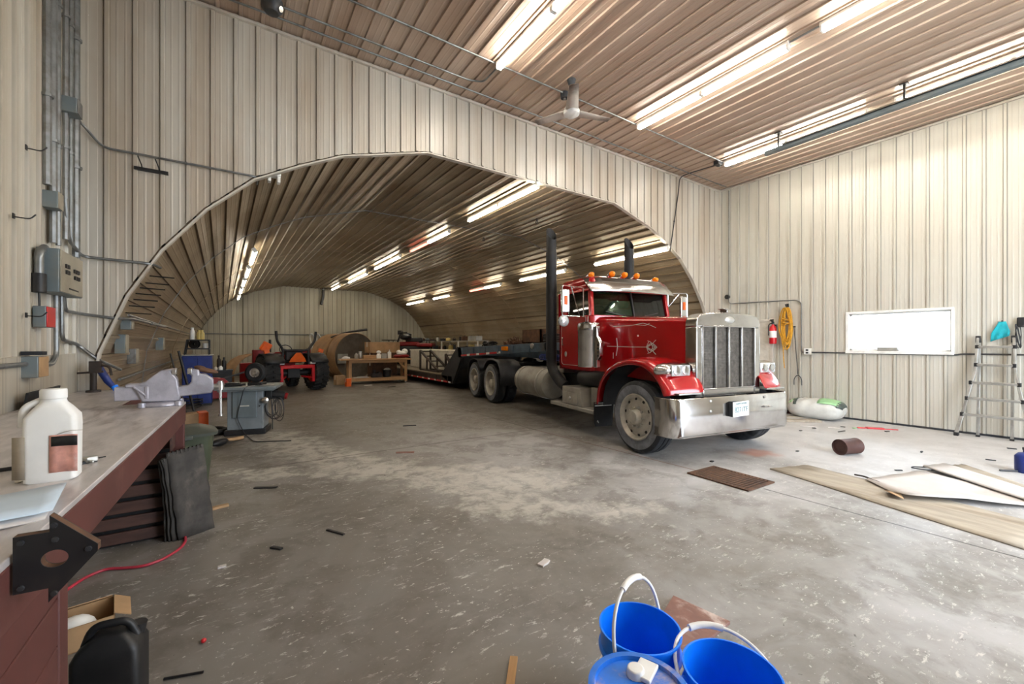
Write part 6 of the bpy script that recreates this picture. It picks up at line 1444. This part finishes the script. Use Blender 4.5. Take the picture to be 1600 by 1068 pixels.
# blue thing at the right edge with its rod
q = at(1604, 738, Z=0); t = thing('blue_canister', 'dark blue canister standing on the floor at the right edge of the picture', 'canister', (q.x, q.y, 0))
mb = MB(); mb.lathe([(0, 0), (.09, 0), (.1, .02), (.1, .2), (.07, .24), (.03, .25), (.03, .28), (0, .28)], n=22); mb.build('body', 'navy', t)
mb = MB(); mb.lathe([(0, 0), (.035, 0), (.035, .03), (0, .03)], (0, 0, .28), n=14); mb.build('cap', 'black', t)
a, b = at(1562, 734, Z=.015), at(1594, 736, Z=.015); pipe('thin black rod on the floor ending at the blue canister', [a, b + Vector((-.02, .02, 0))], .012, 'black', name='rod', cat='rod', straps=False)
# loose bits on the shop floor
for i, (px_, py_, L, W, rz_, mt, lab) in enumerate((
        (340, 794, .18, .05, 15, 'card', 'small pale wood block on the floor in front of the green bin'), (633, 707, .26, .06, -28, 'brownboard', 'reddish stick on the chalky floor patch'),
        (415, 762, .24, .04, -30, 'black', 'dark wire scrap on the floor right of the wood block'), (432, 857, .1, .03, -50, 'black', 'small dark nail-like scrap on the brown floor'),
        (345, 1053, .001, .001, 0, 'black', ''), (640, 665, .25, .03, -20, 'black', 'thin dark strip on the vault floor before the trailer'), (575, 602, .3, .08, 0, 'white', 'small white scrap on the floor before the lumber workbench'),
        (612, 604, .3, .06, 10, 'black', 'small dark scrap on the floor before the lumber workbench'), (524, 832, .2, .02, -60, 'black', 'thin dark twig on the brown floor in the middle'),
        (850, 880, .1, .05, 20, 'paper', 'small white chip on the grey floor right of centre'), (347, 886, .05, .03, 0, 'paper', 'tiny white chip on the brown floor at left'))):
    if lab: board(lab, at(px_, py_, Z=0), L, W, .022 if mt == 'card' else .012, R(rz_), mt, 'scrap', 'scrap')
a, b = at(256, 1060, Z=.008), at(318, 1049, Z=.008); pipe('thin black rod on the brown floor at the bottom left', [a, b], .006, 'black', name='rod', cat='rod', straps=False)
q = at(318, 1000, Z=.012); o = MB(); o.ball((0, 0, 0), (.014, .014, .012), 10); o = o.build('red_bottle_cap', 'extred'); o.location = q; tag(o, 'tiny red round bit on the brown floor at the bottom left', 'bottlecap')  # small red bottle cap, shaped as a flattened ball

# ------------------------------------------------------------------ fan, heater and ceiling fittings
hz_ = 5.2; hub = at(893, 176, Z=hz_)
FN = thing('ceiling_fan', 'white three-bladed ceiling fan with soot-darkened blade tips', 'fan', hub)
mb = MB(); mb.lathe([(0, -.07), (.07, -.065), (.12, -.03), (.13, .02), (.1, .07), (.04, .1), (0, .1)], n=24); mb.build('motor', 'white', FN)
mb = MB(); mb.tube([(0, 0, .08), (0, 0, ZC - hz_ - .04)], .016, 10); mb.lathe([(0, 0), (.07, 0), (.05, -.07), (.02, -.1), (0, -.1)], (0, 0, ZC - hz_ - .03), n=16); mb.build('down_rod', 'darkgrey', FN)
kf = NT('fan_blade'); cc_ = kf.coord(); ln = kf.vm('LENGTH', cc_); nz = kf.noise(cc_, 8, 4, .6)
kf.set(Base_Color=kf.mix(kf.ramp(kf.math('ADD', ln, kf.math('MULTIPLY', nz, .25)), .5, .85), lin((206, 196, 184)), lin((74, 58, 48))), Roughness=.5); MAT['blade'] = kf.m
for tip in ((897, 132), (952, 188), (838, 192)):
    e = at(*tip, Z=hz_) - hub; L = e.length; u = e.normalized(); w = Vector((-u.y, u.x, 0))
    mb = MB(); rows = []
    for k in range(7):
        f = .1 + (L - .1) * k / 6; wd = .1 - .035 * k / 6; rows.append([u * f + w * wd + Vector((0, 0, .008)), u * f + Vector((0, 0, .01)), u * f - w * wd + Vector((0, 0, -.004))])
    mb.grid(rows); mb.build('blade', 'blade', FN, solid=.008, smooth=60)
q = at(425, 8, Z=5.45); SP = thing('ceiling_fan_motor', 'dark round motor housing of a second ceiling fan at the top left of the ceiling', 'fan', (q.x, q.y, 5.45))
mb = MB(); mb.lathe([(0, -.1), (.07, -.09), (.11, -.04), (.11, .05), (.05, .1), (0, .1)], n=20); mb.build('motor', 'darkgrey', SP)
mb = MB(); mb.tube([(0, 0, .08), (0, 0, .26)], .02, 10); mb.box((0, 0, .265), (.2, .14, .02)); mb.build('mount', 'darkgrey', SP)
mb = MB(); mb.lathe([(0, .012), (.03, .01), (.03, 0)], (.08, -.06, -.05), (.6, -.6, -.4), 12); mb.build('bright_screw', 'steel', SP)
hp0, hp1 = at(1195, 240, Z=5.4), at(1600, 96, Z=5.4)
xh = (hp0.x + hp1.x) / 2
HT = thing('tube_heater', 'long blue grey radiant tube heater hung below the ceiling along the right light row', 'heater', (xh, hp0.y, 5.4))
mb = MB(); mb.prism([(-.05, -.05), (.05, -.05), (.05, .04), (-.05, .04)], (0, 0, 0), (1, 0, 0), (0, 0, 1), (0, -9, 0)); mb.build('tube_casing', 'bluegrey', HT, bevel=.02)
mb = MB(); mb.prism([(-.1, .02), (0, .09), (.1, .02), (.0, .075)], (0, -.3, 0), (1, 0, 0), (0, 0, 1), (0, -8.7, 0)); mb.build('reflector', 'galv', HT)
for y in (-.25, hp1.y - hp0.y + 1.2, -5.0):
    mb = MB(); mb.bar((0, y, .0), (0, y, ZC - 5.4 - .03), .025, .05); mb.box((0, y, ZC - 5.4 - .035), (.12, .1, .02)); mb.build('hanger', 'black', HT)
q = at(1097, 258, Z=5.68); t = thing('junction_box', 'dark junction box on the ceiling at the end of the right light row', 'junction box', at(1122, 255, Z=5.67))
mb = MB(); mb.b2((-.09, -.06, -.05), (.09, .06, .05)); mb.build('box', 'darkgrey', t, bevel=.01)
mb = MB(); mb.cyl((.03, -.02, -.08), (.03, -.02, -.05), .02, 10); mb.build('knockout', 'galv', t)
t = thing('junction_box', 'dark round fitting on the ceiling conduit above the white fan', 'junction box', at(882, 149, Z=5.68))
mb = MB(); mb.lathe([(0, -.05), (.06, -.05), (.07, .04), (0, .04)], n=14); mb.build('box', 'darkgrey', t)
mb = MB(); mb.cyl((0, 0, -.07), (0, 0, -.05), .02, 10); mb.build('knockout', 'galv', t)
# two small black eye bolts and a lamp arm in the vault
for i, (p, Y_) in enumerate((((839, 335), 8.2), ((756, 371), 10.4))):
    q = at(*p, Y=Y_); zz = arch(q.x - vx(Y_)) - .04; t = thing('eye_bolt', ['small black eye bolt in the vault ceiling nearer the arch', 'small black eye bolt in the vault ceiling farther from the arch'][i], 'hook', (q.x, Y_, zz))
    mb = MB(); mb.tube([(.035 * math.cos(k * .5), 0, -.05 + .035 * math.sin(k * .5)) for k in range(14)], .012, 6); mb.cyl((0, 0, -.02), (0, 0, .05), .02, 8); mb.build('eye', 'black', t)
q = at(505, 460, Y=24.9); t = thing('hanging_spout', 'dark bent spout hanging from the vault crown at the far wall', 'spout', (q.x, 24.9, 4.55))
mb = MB(); mb.tube(bend([(0, 0, .1), (0, 0, -.35), (-.12, -.1, -.8)], .2), .07, 10); mb.build('pipe', 'darkgrey', t)
mb = MB(); mb.lathe([(.07, 0), (.12, 0), (.12, .03), (.07, .03)], (0, 0, .02), n=14); mb.build('flange', 'galv', t)
# ledge item on the window sill
t = thing('foam_block', 'grey foam block on the sill of the right wall window', 'block', (XR + .03, 2.82, 1.46))
mb = MB(); mb.b2((-.04, -.16, 0), (.04, .16, .075)); mb.build('block', 'palegrey', t, bevel=.012)

# ------------------------------------------------------------------ daylight
w = bpy.data.worlds.new('sky'); scene.world = w; w.use_nodes = True
bg = w.node_tree.nodes['Background']; bg.inputs[0].default_value = (.80, .89, 1, 1); bg.inputs[1].default_value = 13
def portal(name, loc, rot, sx, sy):
    l = bpy.data.lights.new(name, 'AREA'); l.shape = 'RECTANGLE'; l.size = sx; l.size_y = sy
    o = bpy.data.objects.new(name, l); COL.objects.link(o); o.location = loc; o.rotation_euler = rot
    l.cycles.is_portal = True
portal('door_daylight', ((DOORX[0] + DOORX[1]) / 2, YB + .12, 2.2), (R(90), 0, 0), DOORX[1] - DOORX[0], 4.4)
portal('window_daylight', (XR + .06, (WIN[0] + WIN[1]) / 2, (WIN[2] + WIN[3]) / 2), (R(90), 0, R(90)), WIN[1] - WIN[0], WIN[3] - WIN[2])
vs = scene.view_settings; scene.display_settings.display_device = 'sRGB'
vs.view_transform = 'Standard'; vs.look = 'None'; vs.gamma = 1; vs.exposure = 0.1
try: vs.use_curve_mapping = False
except Exception: pass
